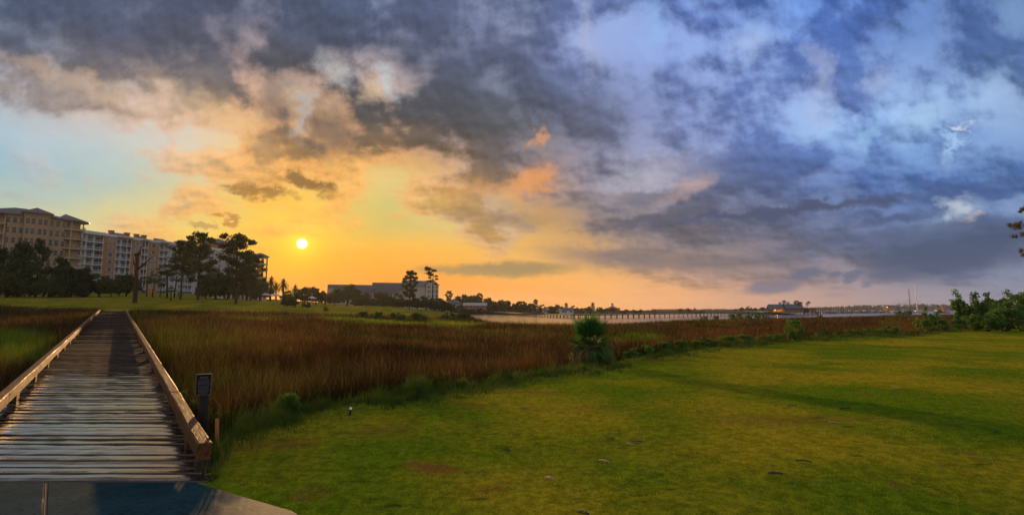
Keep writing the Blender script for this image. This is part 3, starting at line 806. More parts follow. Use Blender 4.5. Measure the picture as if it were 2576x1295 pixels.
# ------------------------------------------------------------------ concrete path in front of the boardwalk
def concrete_shader(N):
    p = worldpos(N)
    n = N.noise(p, 1.1, 5.0, .6); f = N.noise(p, 22.0, 4.0, .7); s = N.noise(p, 4.0, 5.0, .65, .8)
    c = N.mix(N.rng(n, .3, .7), (.009, .034, .041), (.022, .060, .070))
    c = N.mix(N.rng(s, .56, .72, 0, .7), c, (.024, .034, .028))
    c = N.mix(N.rng(f, .52, .66, 0, .75), c, (.006, .012, .014))
    c = N.mix(N.rng(N.noise(p, 60.0, 3.0, .7), .60, .72, 0, .7), c, (.075, .085, .085))
    wet = N.rng(N.noise(p, .8, 4.0, .6, .5), .40, .62)
    return principled(N, c, N.mixf(wet, .9, .6), normal=bump(N, N.math('ADD', f, N.math('MULTIPLY', s, .6)), .22, .010), spec=.015)
CONC = material('wet_concrete', concrete_shader)
path = empty('path', (-3, 3, 0)); tag(path, 'wet grey concrete path leading onto the boardwalk', kind='structure')
def g0(px, py):
    d = ray(px, py); s = -EYE / d.z
    return (d.x * s, d.y * s)
cA = g0(557, 1180); cB = g0(735, 1295); cR = (cB[0] + (cB[0] - cA[0]) * 2.2, cB[1] + (cB[1] - cA[1]) * 2.2)
jA = g0(189, 1194); jB = g0(176, 1295); jC = (jB[0] + (jB[0] - jA[0]) * 2.5, jB[1] + (jB[1] - jA[1]) * 2.5)
def slab(poly, name='slab'):
    n = len(poly); cx_ = sum(p[0] for p in poly) / n; cy_ = sum(p[1] for p in poly) / n
    ins = [(cx_ + (x - cx_) * .994, cy_ + (y - cy_) * .994) for x, y in poly]
    m = MB(); m.add([(x, y, -.12) for x, y in poly] + [(x, y, .026) for x, y in poly] + [(x, y, .036) for x, y in ins],
        [(i, (i + 1) % n, n + (i + 1) % n, n + i) for i in range(n)] + [(n + i, n + (i + 1) % n, 2 * n + (i + 1) % n, 2 * n + i) for i in range(n)] + [tuple(range(2 * n, 3 * n))])
    o = m.obj(name, CONC, path); o.location = (3, -3, 0)
    return o
Yend = 5.30 - PW / 2 - .01
cE = (bx_right(Yend) + .30, Yend)
slab([(jA[0] + .012, Yend), (jC[0] + .012, jC[1]), (cR[0], cR[1]), (cB[0], cB[1]), (cA[0] + .02, Yend)])
slab([(jA[0] - .012, Yend), (-9.5, Yend), (-9.5, 0.2), (jC[0] - .012, jC[1])])
js = MB().add([(jA[0] - .011, Yend, -.08), (jA[0] + .011, Yend, -.08), (jC[0] + .011, jC[1], -.08), (jC[0] - .011, jC[1], -.08)] + [(jA[0] - .011, Yend, .030), (jA[0] + .011, Yend, .030), (jC[0] + .011, jC[1], .030), (jC[0] - .011, jC[1], .030)],
     [(0, 1, 2, 3), (7, 6, 5, 4), (0, 4, 5, 1), (2, 6, 7, 3), (1, 5, 6, 2), (3, 7, 4, 0)]).obj('joint_strip', plain('old_cedar', (.19, .10, .05), .8, .35, 12, bmp=.4), path)
js.location = (3, -3, 0)

# ------------------------------------------------------------------ vegetation
BARK = plain('bark', (.060, .045, .034), .9, .35, 3.0, bmp=.5, spec=.1)
DEADWOOD = plain('dead_wood', (.060, .036, .022), .9, .35, 2.0, bmp=.5, spec=.1)
L_OAK = leafy('oak_leaves', (.030, .048, .012), (.075, .100, .022))
L_DARK = leafy('dark_leaves', (.018, .042, .016), (.045, .085, .026), .3)
L_PINE = leafy('pine_needles', (.030, .048, .016), (.075, .090, .026), .3)
L_PALM = leafy('palm_leaves', (.030, .060, .014), (.070, .110, .022), .3, .65, .08)
L_SHRUB = leafy('shrub_leaves', (.045, .120, .020), (.120, .230, .035), .4)
L_GREEN = leafy('bright_shrub_leaves', (.045, .125, .018), (.110, .230, .030), .45)
L_RUST = leafy('pine_needles_rusty', (.050, .060, .020), (.170, .110, .030), .3)  # olive to rust-brown needles of the pine at the right edge
def leaf_mesh(name, clumps, per, size, aspect, seed, mat, flat=1.0, shell=2.4):
    r_ = np.random.default_rng(seed)
    C = np.array(clumps, float)
    k = np.repeat(np.arange(len(C)), per); n = len(k)
    d = r_.normal(size=(n, 3)); d /= np.linalg.norm(d, axis=1)[:, None]
    rad = r_.random(n) ** (1 / shell) * (1 + .18 * r_.normal(size=n))
    P = C[k, :3] + d * rad[:, None] * C[k, 3:6]
    a = r_.normal(size=(n, 3)); a[:, 2] *= flat; a /= np.linalg.norm(a, axis=1)[:, None]
    b = np.cross(a, r_.normal(size=(n, 3))); b /= np.linalg.norm(b, axis=1)[:, None] + 1e-9
    s = size * (.6 + .8 * r_.random(n)); 
    A = a * s[:, None] / 2; B = b * (s * aspect)[:, None] / 2
    V = np.stack([P - A, P - A * .1 + B, P + A, P - A * .1 - B], 1).reshape(-1, 3)
    return np_mesh(name, V, np.arange(n * 4).reshape(-1, 4), mat)
def limb(m, p, q, r0, r1, rnd, sag=.12, n=4):
    p, q = Vector(p), Vector(q); L = (q - p).length
    pts, rs = [], []
    for i in range(n + 1):
        t = i / n
        o = Vector((rnd.uniform(-1, 1), rnd.uniform(-1, 1), rnd.uniform(-1, 1))) * L * .05 * math.sin(t * math.pi)
        c = p.lerp(q, t) + o; c.z += L * sag * math.sin(t * math.pi)
        pts.append(c); rs.append(r0 + (r1 - r0) * t)
    m.tube(pts, rs, 5 if r0 < .1 else 7)
def gen_tree(kind, seed):
    """trunk mesh + crown mesh at a nominal size; nominal height is returned too"""
    r_ = random.Random(seed * 31 + hash(kind) % 1 + len(kind) * 7)
    m = MB(); C = []
    U = r_.uniform
    if kind == 'oak':
        H = 8.0
        m.tube([(0, 0, -.4), (.1, 0, 1.2), (U(-.3, .3), U(-.3, .3), 2.6)], [.34, .26, .2], 8)
        for i in range(42):
            a = U(0, 6.283); rr = 4.6 * math.sqrt(U(0, 1)); zz = 1.5 + (H - 2.5) * U(.0, 1) * (1 - (rr / 5.6) ** 2) + .3
            s = U(.7, 1.35); c = (rr * math.cos(a), rr * math.sin(a), zz); C.append(c + (s * 1.15, s * 1.15, s * .75))
            if i % 3 == 0: limb(m, (0, 0, 2.4), c, .13, .03, r_)
        crown = leaf_mesh('crown', C, 105, .58, .7, seed, L_OAK)
    elif kind == 'broad':
        H = 13.0
        m.tube([(0, 0, -.4), (.1, .1, 3), (U(-.3, .3), U(-.3, .3), 8)], [.3, .22, .1], 8)
        for i in range(64):
            zz = U(.5, H - 1.0); w = 3.3 * (math.sin(math.pi * min(1, (zz + .6) / H) ** .75) ** .6) * (1.05 - .25 * zz / H)
            a = U(0, 6.283); rr = w * math.sqrt(U(.1, 1)); s = U(.7, 1.3); c = (rr * math.cos(a), rr * math.sin(a), zz)
            C.append(c + (s, s, s * .95))
            if i % 4 == 0: limb(m, (0, 0, max(1.2, zz - 1.5)), c, .09, .02, r_)
        crown = leaf_mesh('crown', C, 100, .62, .7, seed, L_DARK)
    elif kind == 'tall':                                    # narrow upright tree
        H = 14.0
        m.tube([(0, 0, -.4), (.05, .1, 5), (0, 0, 13)], [.24, .16, .03], 7)
        for i in range(34):
            zz = U(2.0, H - .5); w = 1.9 * (1 - (zz / H) ** 2.2) + .35
            a = U(0, 6.283); rr = w * U(.3, 1); s = U(.45, .8); C.append((rr * math.cos(a), rr * math.sin(a), zz, s, s, s * 1.1))
        crown = leaf_mesh('crown', C, 55, .42, .5, seed, L_DARK)
    elif kind in ('pine', 'pine_low'):
        H = 16.0; lo = .42 if kind == 'pine' else .25
        lx, ly = U(-.8, .8), U(-.5, .5)
        ax = lambda z: (lx * (max(z, 0) / H) ** 1.5, ly * (max(z, 0) / H) ** 1.3)
        m.tube([ax(z) + (z,) for z in (-.5, 0.0, 3, 7, 11, 14, 15.6)], [.42, .36, .29, .24, .17, .09, .03], 8)
        for i in range(34):
            t = lo + (1 - lo) * (i + .5) / 34; z0 = H * t * .95
            w = (4.4 if t < .85 else 3.0) * U(.45, 1) * (1.0 if t > lo + .1 else .8)
            a = i * 2.4 + U(-.4, .4); bx, by = ax(z0)
            tip = (bx + w * math.cos(a), by + w * math.sin(a), min(H - .5, z0 + U(.4, 1.6)))
            limb(m, (bx, by, z0), tip, .075 * (1.3 - t * .6), .02, r_, .06)
            for j in range(3):
                f = U(.6, 1.05); c = (bx + (tip[0] - bx) * f + U(-.5, .5), by + (tip[1] - by) * f + U(-.5, .5), z0 + (tip[2] - z0) * f + U(0, .5)); s = U(.6, 1.15)
                C.append(c + (s * 1.25, s * 1.25, s * .7))
        crown = leaf_mesh('crown', C, 58, .62, .42, seed, L_PINE)
    elif kind == 'pine_thin':
        H = 14.0; lx = U(.3, .9)
        ax = lambda z: (lx * math.sin(z / H * 2.2), .3 * (z / H))
        m.tube([ax(z) + (z,) for z in (-.5, 0, 4, 8, 11, 13.4)], [.2, .17, .14, .11, .08, .03], 7)
        for i in range(11):
            t = .58 + .42 * i / 11; z0 = H * t * .97; a = U(0, 6.283); w = (1.3 if t < .8 else 1.9) * U(.5, 1); bx, by = ax(z0)
            tip = (bx + w * math.cos(a), by + w * math.sin(a), z0 + U(.1, .6)); limb(m, (bx, by, z0), tip, .04, .012, r_)
            n_ = 1 if t < .78 else 3
            for j in range(n_):
                s = U(.3, .5) if t < .78 else U(.5, .8); C.append((tip[0] + U(-.3, .3), tip[1] + U(-.3, .3), min(H - .3, tip[2] + U(-.1, .4)), s * 1.2, s * 1.2, s * .6))
        crown = leaf_mesh('crown', C, 70, .46, .4, seed, L_PINE)
    elif kind == 'shrub':
        H = 2.0
        for i in range(7):
            a = U(0, 6.283); limb(m, (U(-.15, .15), U(-.15, .15), -.1), (math.cos(a) * U(.3, .9), math.sin(a) * U(.3, .9), U(.7, 1.6)), .03, .008, r_)
        for i in range(26):
            a = U(0, 6.283); zz = U(.15, 1.75); w = 1.0 * math.sqrt(max(.1, 1 - ((zz - .7) / 1.25) ** 2)); rr = w * math.sqrt(U(0, 1)); s = U(.16, .34)
            C.append((rr * math.cos(a), rr * math.sin(a), zz, s, s, s))
        crown = leaf_mesh('crown', C, 70, .17, .6, seed, L_SHRUB)
    elif kind == 'sprig':                                   # loose young tree of the right-hand thicket
        H = 3.4
        for i in range(9):
            a = U(0, 6.283); w = U(.2, 1.2); top = (math.cos(a) * w, math.sin(a) * w, U(1.8, 3.2)); limb(m, (U(-.2, .2), U(-.2, .2), -.1), top, .04, .008, r_, .05)
            for j in range(6):
                f = U(.35, 1.05); s = U(.16, .34); C.append((top[0] * f + U(-.2, .2), top[1] * f + U(-.2, .2), top[2] * f + U(-.1, .15), s, s, s * 1.15))
        crown = leaf_mesh('crown', C, 70, .17, .55, seed, L_SHRUB)
    elif kind == 'round':
        H = 1.1
        m.tube([(0, 0, -.1), (.02, 0, .5)], [.04, .02], 6)
        for i in range(60):
            a = U(0, 6.283); zz = U(.12, 1.0); w = .44 * math.sqrt(max(.05, 1 - ((zz - .58) / .56) ** 2)); rr = w * U(.55, 1); C.append((rr * math.cos(a), rr * math.sin(a), zz, .10, .10, .11))
        crown = leaf_mesh('crown', C, 70, .075, .35, seed, L_GREEN)
    elif kind in ('sabal', 'date'):
        H = 7.0 if kind == 'sabal' else 8.0
        hub = H - (1.2 if kind == 'sabal' else 2.0); lx = U(-.3, .3)
        m.tube([(0, 0, -.4), (lx * .3, 0, hub * .4), (lx, 0, hub * .75), (lx, 0, hub)], [.14, .11, .11, .16] if kind == 'sabal' else [.36, .3, .3, .42], 8)
        V, Fc = [], []
        nf = 30 if kind == 'sabal' else 44
        for i in range(nf):
            a = i * 2.39996; up = 1.45 - 2.5 * (i / nf) ** .9 + U(-.12, .12)
            dirv = Vector((math.cos(a) * math.cos(up), math.sin(a) * math.cos(up), math.sin(up)))
            sd = Vector((-math.sin(a), math.cos(a), 0)); base = Vector((lx, 0, hub))
            if kind == 'sabal':
                c = base + dirv * U(.75, 1.0); c.z -= .15
                for j in range(11):
                    b = (j - 5) / 5 * 1.25
                    d = (dirv * math.cos(b) + sd * math.sin(b)).normalized(); L = U(.65, .9) * (1 - .12 * abs(b))
                    tip = c + d * L; tip.z -= (.22 + .5 * abs(math.sin(b))) * L
                    wv = (sd * math.cos(b) - dirv * math.sin(b)) * .055
                    k = len(V); V += [c - wv * .4, c + d * L * .5 - wv, tip, c + d * L * .5 + wv]; Fc.append((k, k + 1, k + 2, k + 3))
            else:
                L = U(1.9, 2.5); prev = base
                for s in range(1, 9):
                    t = s / 8; c = base + dirv * L * t; c.z -= .55 * L * t * t * (.6 + .5 * math.cos(up))
                    ax_ = (c - prev).normalized()
                    for sg in (-1, 1):
                        tip = c + (sd * sg * .8 + ax_ * .7 + Vector((0, 0, -.15))) * (.55 * (1 - .55 * t)); k = len(V)
                        V += [prev, c, tip]; Fc.append((k, k + 1, k + 2))
                    prev = c
        me = bpy.data.meshes.new('crown'); me.from_pydata([tuple(v) for v in V], [], Fc); me.materials.append(L_PALM); crown = me
    return m.mesh('trunk', BARK, True), crown, H
_tc = {}
def tree(name, label, cat, kind, seed, px, Y, top_py, group=None, wide=1.0, rz=None, crown_mat=None, dz=0.0, xy=None):
    """a tree standing on the ground in survey column px at depth Y, as tall as its top reads"""
    key = (kind, seed)
    if key not in _tc: _tc[key] = gen_tree(kind, seed)
    tm, cm, H = _tc[key]
    g = gpt(px, Y)
    d = ray(px, top_py); h = EYE + Y * d.z / d.y - g.z
    s = h / H
    root = empty(name, (g.x, g.y, g.z - .03 + dz), random.Random(int(px * 7 + Y)).uniform(0, 6.28) if rz is None else rz)
    root.scale = (s * wide, s * wide, s)
    link('trunk', tm, root)
    c = link('crown', cm, root)
    if crown_mat is not None:
        c.material_slots[0].link = 'OBJECT'; c.material_slots[0].material = crown_mat
    tag(root, label, cat, group)
    return root
# --- left grove in front of the tan block
GL = 'trees in front of the tan apartment block'
for i, (px, Y, top, kind, sd, wd, lab) in enumerate([
  (-22,128,622,'broad',1,1.1,'dark leafy tree cut by the left edge of the picture'),
  (42,126,606,'broad',2,1.0,'tall dark rounded tree, second from the left edge, before the tan block'),
  (86,124,594,'tall',3,1.05,'slim upright tree whose tip stands highest before the tan block'),
  (106,131,628,'tall',4,1.3,'dark narrow tree just right of the slim upright one'),
  (146,127,640,'broad',3,.95,'dark tree before the round balconies of the tan block'),
  (176,134,664,'oak',1,.85,'low rounded tree under the corner balconies of the tan block'),
  (205,130,668,'broad',4,1.05,'dark bushy tree where the tan and white blocks meet'),
  (246,133,682,'oak',2,.95,'broad dark tree at the right end of the left grove'),
  (276,140,700,'oak',3,.7,'small dark tree trailing off the right end of the left grove'),
  (12,118,676,'oak',4,.9,'low dark tree at the lower left of the grove'),
  (118,120,690,'oak',2,.9,'low dark spreading tree filling the middle of the left grove')]):
    tree('grove_tree', lab, 'tree', kind, sd, px, Y, top, GL, wd)
tree('oak_tree', 'round dark oak behind the dead snag', 'tree', 'oak', 1, 315, 145, 678, None, .75)
tree('oak_tree', 'low dark oak just left of the dead snag foot', 'tree', 'oak', 3, 296, 150, 704, None, .8)

# --- dead snag by the far end of the boardwalk
def snag():
    g = gpt(337, 90); H = EYE + 90 * ray(337, 636).z / ray(337, 636).y - g.z
    root = empty('dead_tree', tuple(g)); tag(root, 'bare dead tree trunk with a forked limb beyond the boardwalk end', 'dead tree')
    k = 90 / FPX
    m = MB(); m.tube([(0, 0, -.3), (.05, 0, .3), (0, 0, H * .35), (-.1, 0, H * .68), (-.12, 0, H * .93), (-.05, 0, H)], [.50, .38, .32, .28, .25, .17], 10)
    m.obj('trunk', DEADWOOD, root, smooth=True)
    b = MB(); r_ = random.Random(4)
    limb(b, (0, 0, H * .66), (1.5, .2, H * .84), .22, .10, r_, -.05); limb(b, (1.5, .2, H * .84), (2.5, .3, H * .93), .10, .05, r_, .02); b.obj('limb', DEADWOOD, root, smooth=True)
    b = MB(); limb(b, (-.1, 0, H * .70), (-.75, .1, H * .80), .2, .12, r_, -.06); limb(b, (-.75, .1, H * .80), (-.8, .1, H * .9), .10, .05, r_, 0); b.obj('limb', DEADWOOD, root, smooth=True)
    b = MB(); limb(b, (-.05, 0, H * .97), (.9, 0, H * 1.16), .14, .04, r_, .05); b.obj('broken_tip', DEADWOOD, root, smooth=True)
    b = MB(); b.tube([(-.55, 0, H * .955), (.15, 0, H * .985), (.35, 0, H * .97)], [.28, .30, .18], 8); b.obj('burl', DEADWOOD, root, smooth=True)
snag()

# --- pines, oaks and palms before the white block
tree('pine_tree', 'tall pine with an open crown, leftmost of the pair before the white block', 'pine tree', 'pine', 11, 452, 128, 607, None, .82)
tree('pine_tree', 'tallest dark pine with a dense crown, right of the pair before the white block', 'pine tree', 'pine_low', 12, 496, 121, 588, None, .92)
tree('pine_tree', 'big pine with a bent crown standing nearest the sun', 'pine tree', 'pine_low', 13, 592, 106, 592, None, 1.0)
tree('pine_tree', 'lower pine tucked behind the pine nearest the sun', 'pine tree', 'pine_low', 11, 628, 132, 640, None, .95)
for (px, Y, top, sd, wd, lab) in [(540,150,672,1,.9,'round oak between the tall pines'),(570,160,690,2,.8,'lower oak behind the pine nearest the sun, on its left'),(618,150,668,3,.8,'dense oak right behind the pine nearest the sun'),
    (652,160,690,4,.7,'small oak before the end tower of the white block'),(516,140,700,4,.7,'low oak at the foot of the tallest pine'),(640,135,715,2,.6,'low rounded tree left of the date palms')]:
    tree('oak_tree', lab, 'tree', 'oak', sd, px, Y, top, 'oaks among the pines', wd)
GS = 'cabbage palms before the white block'
for (px, Y, top, sd, lab) in [(366,150,694,1,'cabbage palm just right of the dead snag'),(381,146,688,2,'second cabbage palm right of the dead snag'),(400,152,702,3,'short cabbage palm in the middle of the palm row'),
    (418,140,662,1,'tallest cabbage palm in front of the white balconies'),(436,148,684,2,'cabbage palm left of the open-crowned pine')]:
    tree('cabbage_palm', lab, 'palm tree', 'sabal', sd, px, Y, top, GS, 1.45)
tree('palmetto_clump', 'low dark palmetto clump at the foot of the palm row', 'palmetto', 'sabal', 3, 428, 112, 722, None, 2.1)
tree('palmetto_clump', 'low palmetto beside the foot of the open-crowned pine', 'palmetto', 'sabal', 2, 452, 116, 738, None, 2.0)
for (px, Y, top, sd, lab) in [(678,190,690,1,'tall date palm close to the end tower'),(711,186,695,2,'date palm with the widest spread of fronds'),(693,200,706,3,'smaller date palm between the two large ones'),(741,210,712,1,'small far date palm right of the large ones')]:
    tree('date_palm', lab, 'palm tree', 'date', sd, px, Y, top, 'date palms under the sun')
for (px, Y, top, sd, wd, lab) in [(764,175,713,1,.8,'rounded tree right of the date palms'),(794,180,716,2,.8,'rounded tree standing furthest right of the sun palms'),(722,180,728,3,.8,'low tree under the date palms'),(818,200,732,4,.7,'low tree left of the long grey-roofed building')]:
    tree('oak_tree', lab, 'tree', 'oak', sd, px, Y, top, 'trees under the sun', wd)
GP = 'palmetto group on the far fairway'
for (px, Y, top, sd, wd, lab) in [(722,112,730,1,1.5,'left palmetto of the fairway group'),(742,108,726,2,1.5,'tallest palmetto of the fairway group'),(760,107,733,3,1.6,'cabbage palm with a bare trunk in the fairway group'),(774,108,740,1,1.2,'rightmost palmetto of the fairway group')]:
    tree('cabbage_palm', lab, 'palm tree', 'sabal', sd, px, Y, top, GP, wd)
for (px, Y, top, sd, lab) in [(716,106,748,1,'dark bush at the left foot of the fairway palmettos'),(736,104,744,2,'dark bush at the middle foot of the fairway palmettos'),(772,105,756,3,'small dark bush at the right foot of the fairway palmettos')]:
    tree('fairway_bush', lab, 'shrub', 'oak', sd, px, Y, top, 'bushes among the fairway palmettos', .75, crown_mat=L_DARK)
tree('pine_tree', 'dark pine standing before the grey-roofed buildings', 'pine tree', 'pine_low', 14, 1030, 150, 682, None, .80)
tree('pine_tree', 'thin bare-stemmed pine topped by a small crown', 'pine tree', 'pine_thin', 5, 1084, 168, 669, None, 1.15, .2)
for (px, Y, top, sd, wd, lab) in [(873,240,708,2,1.0,'rounded oak before the left end of the grey-roofed building'),(960,205,726,1,.8,'oak before the middle of the grey-roofed building'),(1000,200,735,3,.8,'low oak left of the dark pine'),(918,215,730,4,.7,'small oak before the left roof of the grey-roofed building'),(842,225,728,1,.6,'small oak at the left corner of the grey-roofed building')]:
    tree('oak_tree', lab, 'tree', 'oak', sd, px, Y, top, 'oaks before the grey roofs', wd)
GT = 'thicket at the water end of the fairway'
for i, (px, Y, top, sd, wd) in enumerate([(905,178,744,1,1.2),(935,185,748,2,1.2),(975,170,742,3,1.2),(1000,165,746,4,1.3),(1024,160,748,1,1.3),(1050,158,744,2,1.3),(1072,162,742,3,1.3),(1094,165,744,4,1.3),(1112,168,752,1,1.3),(1126,175,760,2,1.2)]):
    tree('thicket_shrub', 'dark shrub, %s from the left in the thicket before the grey roofs' % ['first', 'second', 'third', 'fourth', 'fifth', 'sixth', 'seventh', 'eighth', 'ninth', 'last'][i], 'shrub', 'oak', sd, px, Y, top, GT, wd, crown_mat=L_DARK)
# --- far shore
GF = 'trees along the far shore'
FS = [(1130,340,732,3),(1152,345,742,1),(1170,335,735,2),(1190,338,734,1),(1206,340,738,3),(1222,342,744,2),(1240,335,752,4),(1262,336,748,1),(1280,338,757,3),(1297,335,760,2),(1314,334,752,4),(1332,336,758,1),(1348,334,753,2),(1364,336,764,3),
  (1388,338,766,1),(1404,345,763,2),(1424,348,762,4),(1444,350,767,3),(1462,348,772,1),(1480,350,768,2),(1492,352,761,3),(1508,356,770,4),(1524,360,773,1),(1540,372,772,2),(1558,368,774,3),(1576,375,776,1),(1594,380,777,2),(1612,385,776,4),(1630,395,778,3),(1648,400,778,1),(1712,430,774,2),(1730,432,773,4),(1748,435,774,3),(1765,440,778,1)]
_ord = ['%s' % w for w in ('first second third fourth fifth sixth seventh eighth ninth tenth eleventh twelfth thirteenth fourteenth fifteenth sixteenth seventeenth eighteenth nineteenth twentieth').split()]
def nth(i, n): return (_ord[i] + ' from the left') if i < 17 else (_ord[n - 1 - i] + ' from the right')
for i, (px, Y, top, sd) in enumerate(FS):
    k = 'oak' if i % 4 else 'pine_low'
    tree('shore_tree', 'dark far-shore tree behind the long pier, %s' % nth(i, len(FS)), 'tree', k, sd if k == 'oak' else 12, px, Y, top, GF, 1.0 if k == 'oak' else .8)
GK = 'shrubs along the far bank'
for i, (px, Y, top, sd, wd) in enumerate([(1118,286,764,1,1.0),(1134,288,767,2,1.0),(1150,290,766,3,1.0),(1166,295,772,4,1.0),(1186,296,774,1,1.0),(1204,297,772,2,1.0),(1226,318,774,3,1.1),(1250,322,776,4,1.1),(1276,325,778,1,1.2),(1302,325,779,2,1.2),(1330,325,779,3,1.2),(1356,322,780,4,1.2),(1392,322,780,1,1.2),(1460,330,780,2,1.2),(1490,335,779,3,1.2),(1520,350,780,4,1.3),(1566,358,780,1,1.3),(1600,370,780,2,1.4),(1640,385,781,3,1.4)]):
    tree('bank_shrub', 'low dark shrub on the far bank below the shore trees, %s' % (nth(i, 19) if i != 17 else 'second from the right'), 'shrub', 'oak', sd, px, Y, top, GK, wd * 1.3, crown_mat=L_DARK)

# ------------------------------------------------------------------ near plants
def palmetto():
    g = gpt(1482, 17.3)
    root = empty('palmetto', tuple(g)); root.scale = (1.15, 1.15, 1.18); tag(root, 'spiky green fan palm standing at the marsh edge of the green', 'fan palm')
    m = MB(); m.tube([(0, 0, -.1), (.02, 0, .3), (0, 0, .62)], [.13, .12, .07], 9); m.obj('trunk', BARK, root, smooth=True)
    r_ = random.Random(21)
    GREEN = leafy('fan_leaves', (.020, .095, .018), (.070, .185, .032), .40, .65, .12); STRAW = leafy('old_fan_leaves', (.050, .052, .018), (.120, .105, .038), .35)
    def frond(az_, up, stem, R_, n, span, droop, mat, hub=.55, fan_up=None, tent=.0):
        """stem leaves the hub at angle up; its fan of leaflets points along fan_up, side leaflets hang by tent"""
        fan_up = up if fan_up is None else fan_up
        vec = lambda u: Vector((math.cos(az_) * math.cos(u), math.sin(az_) * math.cos(u), math.sin(u)))
        s_, d = vec(up), vec(fan_up); sd = Vector((-math.sin(az_), math.cos(az_), 0)); nrm = d.cross(sd).normalized()
        b0 = Vector((0, 0, hub)); c = b0 + s_ * stem
        m = MB(); m.tube([b0, b0.lerp(c, .5) + Vector((0, 0, .03)), c], [.013, .010, .007], 5)
        for j in range(n):
            b = (j / (n - 1) - .5) * span
            e = (d * math.cos(b) + sd * math.sin(b)).normalized(); L = R_ * (1 - .20 * abs(b) / (span / 2)) * r_.uniform(.72, 1.12)
            wv = (sd * math.cos(b) - d * math.sin(b)).normalized() * (.017 + .007 * r_.random()); fold = nrm * .012; dr = droop * r_.uniform(.6, 1.3)
            vs = []
            for t, w in zip((0.02, .42, .70, 1.0), (.3, 1.0, .55, .10)):
                p = c + e * L * t; p.z -= dr * L * t * t + tent * abs(math.sin(b)) * L * t
                vs += [p - wv * w, p + fold * w, p + wv * w]
            fs = []
            for k in range(3): fs += [(3 * k, 3 * k + 1, 3 * k + 4, 3 * k + 3), (3 * k + 1, 3 * k + 2, 3 * k + 5, 3 * k + 4)]
            m.add(vs, fs)
        m.obj('frond', mat, root)
    U = r_.uniform
    for i in range(13):     # the upright green head
        frond(i * 2.39996, U(.85, 1.5), U(.18, .38), U(.62, .80), 20, 2.0, .02, GREEN, .58)
    for i in range(10):     # fronds leaning outwards
        frond(i * .628 + .2, U(.35, .8), U(.20, .34), U(.50, .66), 20, 2.3, .12, GREEN, .55, tent=.35)
    for i in range(9):      # fronds hanging round the stem
        frond(i * .698 + .1, U(.0, .35), U(.22, .36), U(.42, .55), 18, 2.0, .3, GREEN if i % 2 else STRAW, .50, U(-.7, -.2), .4)
    for i in range(10):     # the older skirt
        frond(i * .628 + .4, U(-.3, .1), U(.22, .38), U(.40, .52), 16, 1.5, .15, STRAW if i % 3 else GREEN, .42, U(-1.3, -.9), .1)
    frond(-.85, .45, .62, .46, 18, 1.9, .5, GREEN, .40, -.7, .3)
    frond(3.75, .40, .50, .46, 18, 1.9, .5, STRAW, .42, -.8, .3)
palmetto()
tree('round_shrub', 'neat egg-shaped green shrub standing alone at the marsh edge', 'shrub', 'round', 1, 1994, 29.9, 801, None, .92)
GR = 'leafy shrubs at the right-hand end of the marsh'
for (px, Y, top, kind, sd, wd, lab) in [
  (2338,43,770,'sprig',1,.95,'loose green shrub standing before the red-roofed barge'),(2318,42,800,'shrub',1,.9,'low shrub at the left foot of the loose green shrub'),(2362,42,800,'shrub',2,1.0,'low shrub at the right foot of the loose green shrub'),
  (2425,47,727,'sprig',2,.85,'tall open shrub at the left end of the right-hand thicket'),(2470,46,742,'sprig',3,1.2,'second tall shrub of the right-hand thicket'),(2510,47,732,'sprig',1,1.2,'third tall shrub of the right-hand thicket'),
  (2548,48,728,'sprig',2,1.2,'fourth tall shrub of the right-hand thicket'),(2590,48,726,'sprig',3,1.25,'tall shrub cut by the right edge of the picture'),
  (2440,43,790,'shrub',2,1.35,'low dense shrub before the open shrub of the right-hand thicket'),(2476,42,786,'shrub',3,1.5,'low dense shrub before the second tall shrub on the right'),(2520,42,770,'shrub',1,1.5,'dense shrub before the third tall shrub on the right'),(2566,43,764,'shrub',3,1.5,'dense dark shrub low at the right edge'),
  (2410,42,800,'shrub',1,1.2,'small dark shrub filling the gap left of the thicket')]:
    tree('bay_shrub', lab, 'shrub', kind, sd, px, Y, top, GR, wd)
GE = 'small shrubs along the turf edge'
EDGE = [(735,8.35,982,1,1.0,'bright green weed bush in front of the reeds near the stake'),(1110,12.6,932,2,.9,'green tuft bush at the turf edge left of the fan palm'),(1010,11.2,962,3,.6,'tiny green plant at the turf edge between weed bush and tuft'),
  (1612,21.6,864,3,1.1,'first green shrub right of the fan palm'),(1660,23.2,856,1,1.1,'second green shrub right of the fan palm'),(1712,24.8,852,2,1.1,'third green shrub right of the fan palm'),(1762,26.2,846,3,1.1,'fourth green shrub right of the fan palm'),
  (1830,28.4,841,1,1.2,'fifth green shrub right of the fan palm'),(1868,29.3,838,2,1.1,'sixth green shrub right of the fan palm, largest of its row'),(1920,30.8,838,3,1.1,'shrub left of the egg-shaped shrub'),(2060,33.8,832,1,1.0,'shrub right of the egg-shaped shrub'),
  (2140,36.5,826,2,1.1,'shrub halfway between the egg-shaped shrub and the loose green shrub'),(2230,39.0,818,3,1.1,'shrub nearest left of the loose green shrub'),(1390,16.1,905,2,.7,'small yellow-green tuft left of the fan palm foot')]
EDGE += [(1585,0,880,2,1.0,'small shrub right beside the fan palm on its right'),(1690,0,866,3,1.0,'low shrub between the second and third shrubs right of the fan palm'),(1798,0,852,2,1.1,'low shrub between the fourth and fifth shrubs right of the fan palm'),(1955,0,838,1,1.0,'low shrub touching the left foot of the egg-shaped shrub'),(2100,0,834,3,1.1,'low shrub between egg-shaped shrub and the halfway shrub'),(2185,0,826,1,1.1,'low shrub right of the halfway shrub')]
for (px, Y, top, sd, wd, lab) in EDGE:
    if px > 1500: Y, wd = float(lawn_edge(px)) * 1.03 + .2, wd * 1.45
    tree('edge_shrub', lab, 'shrub', 'shrub', sd, px, Y, top, GE, wd, crown_mat=L_GREEN)
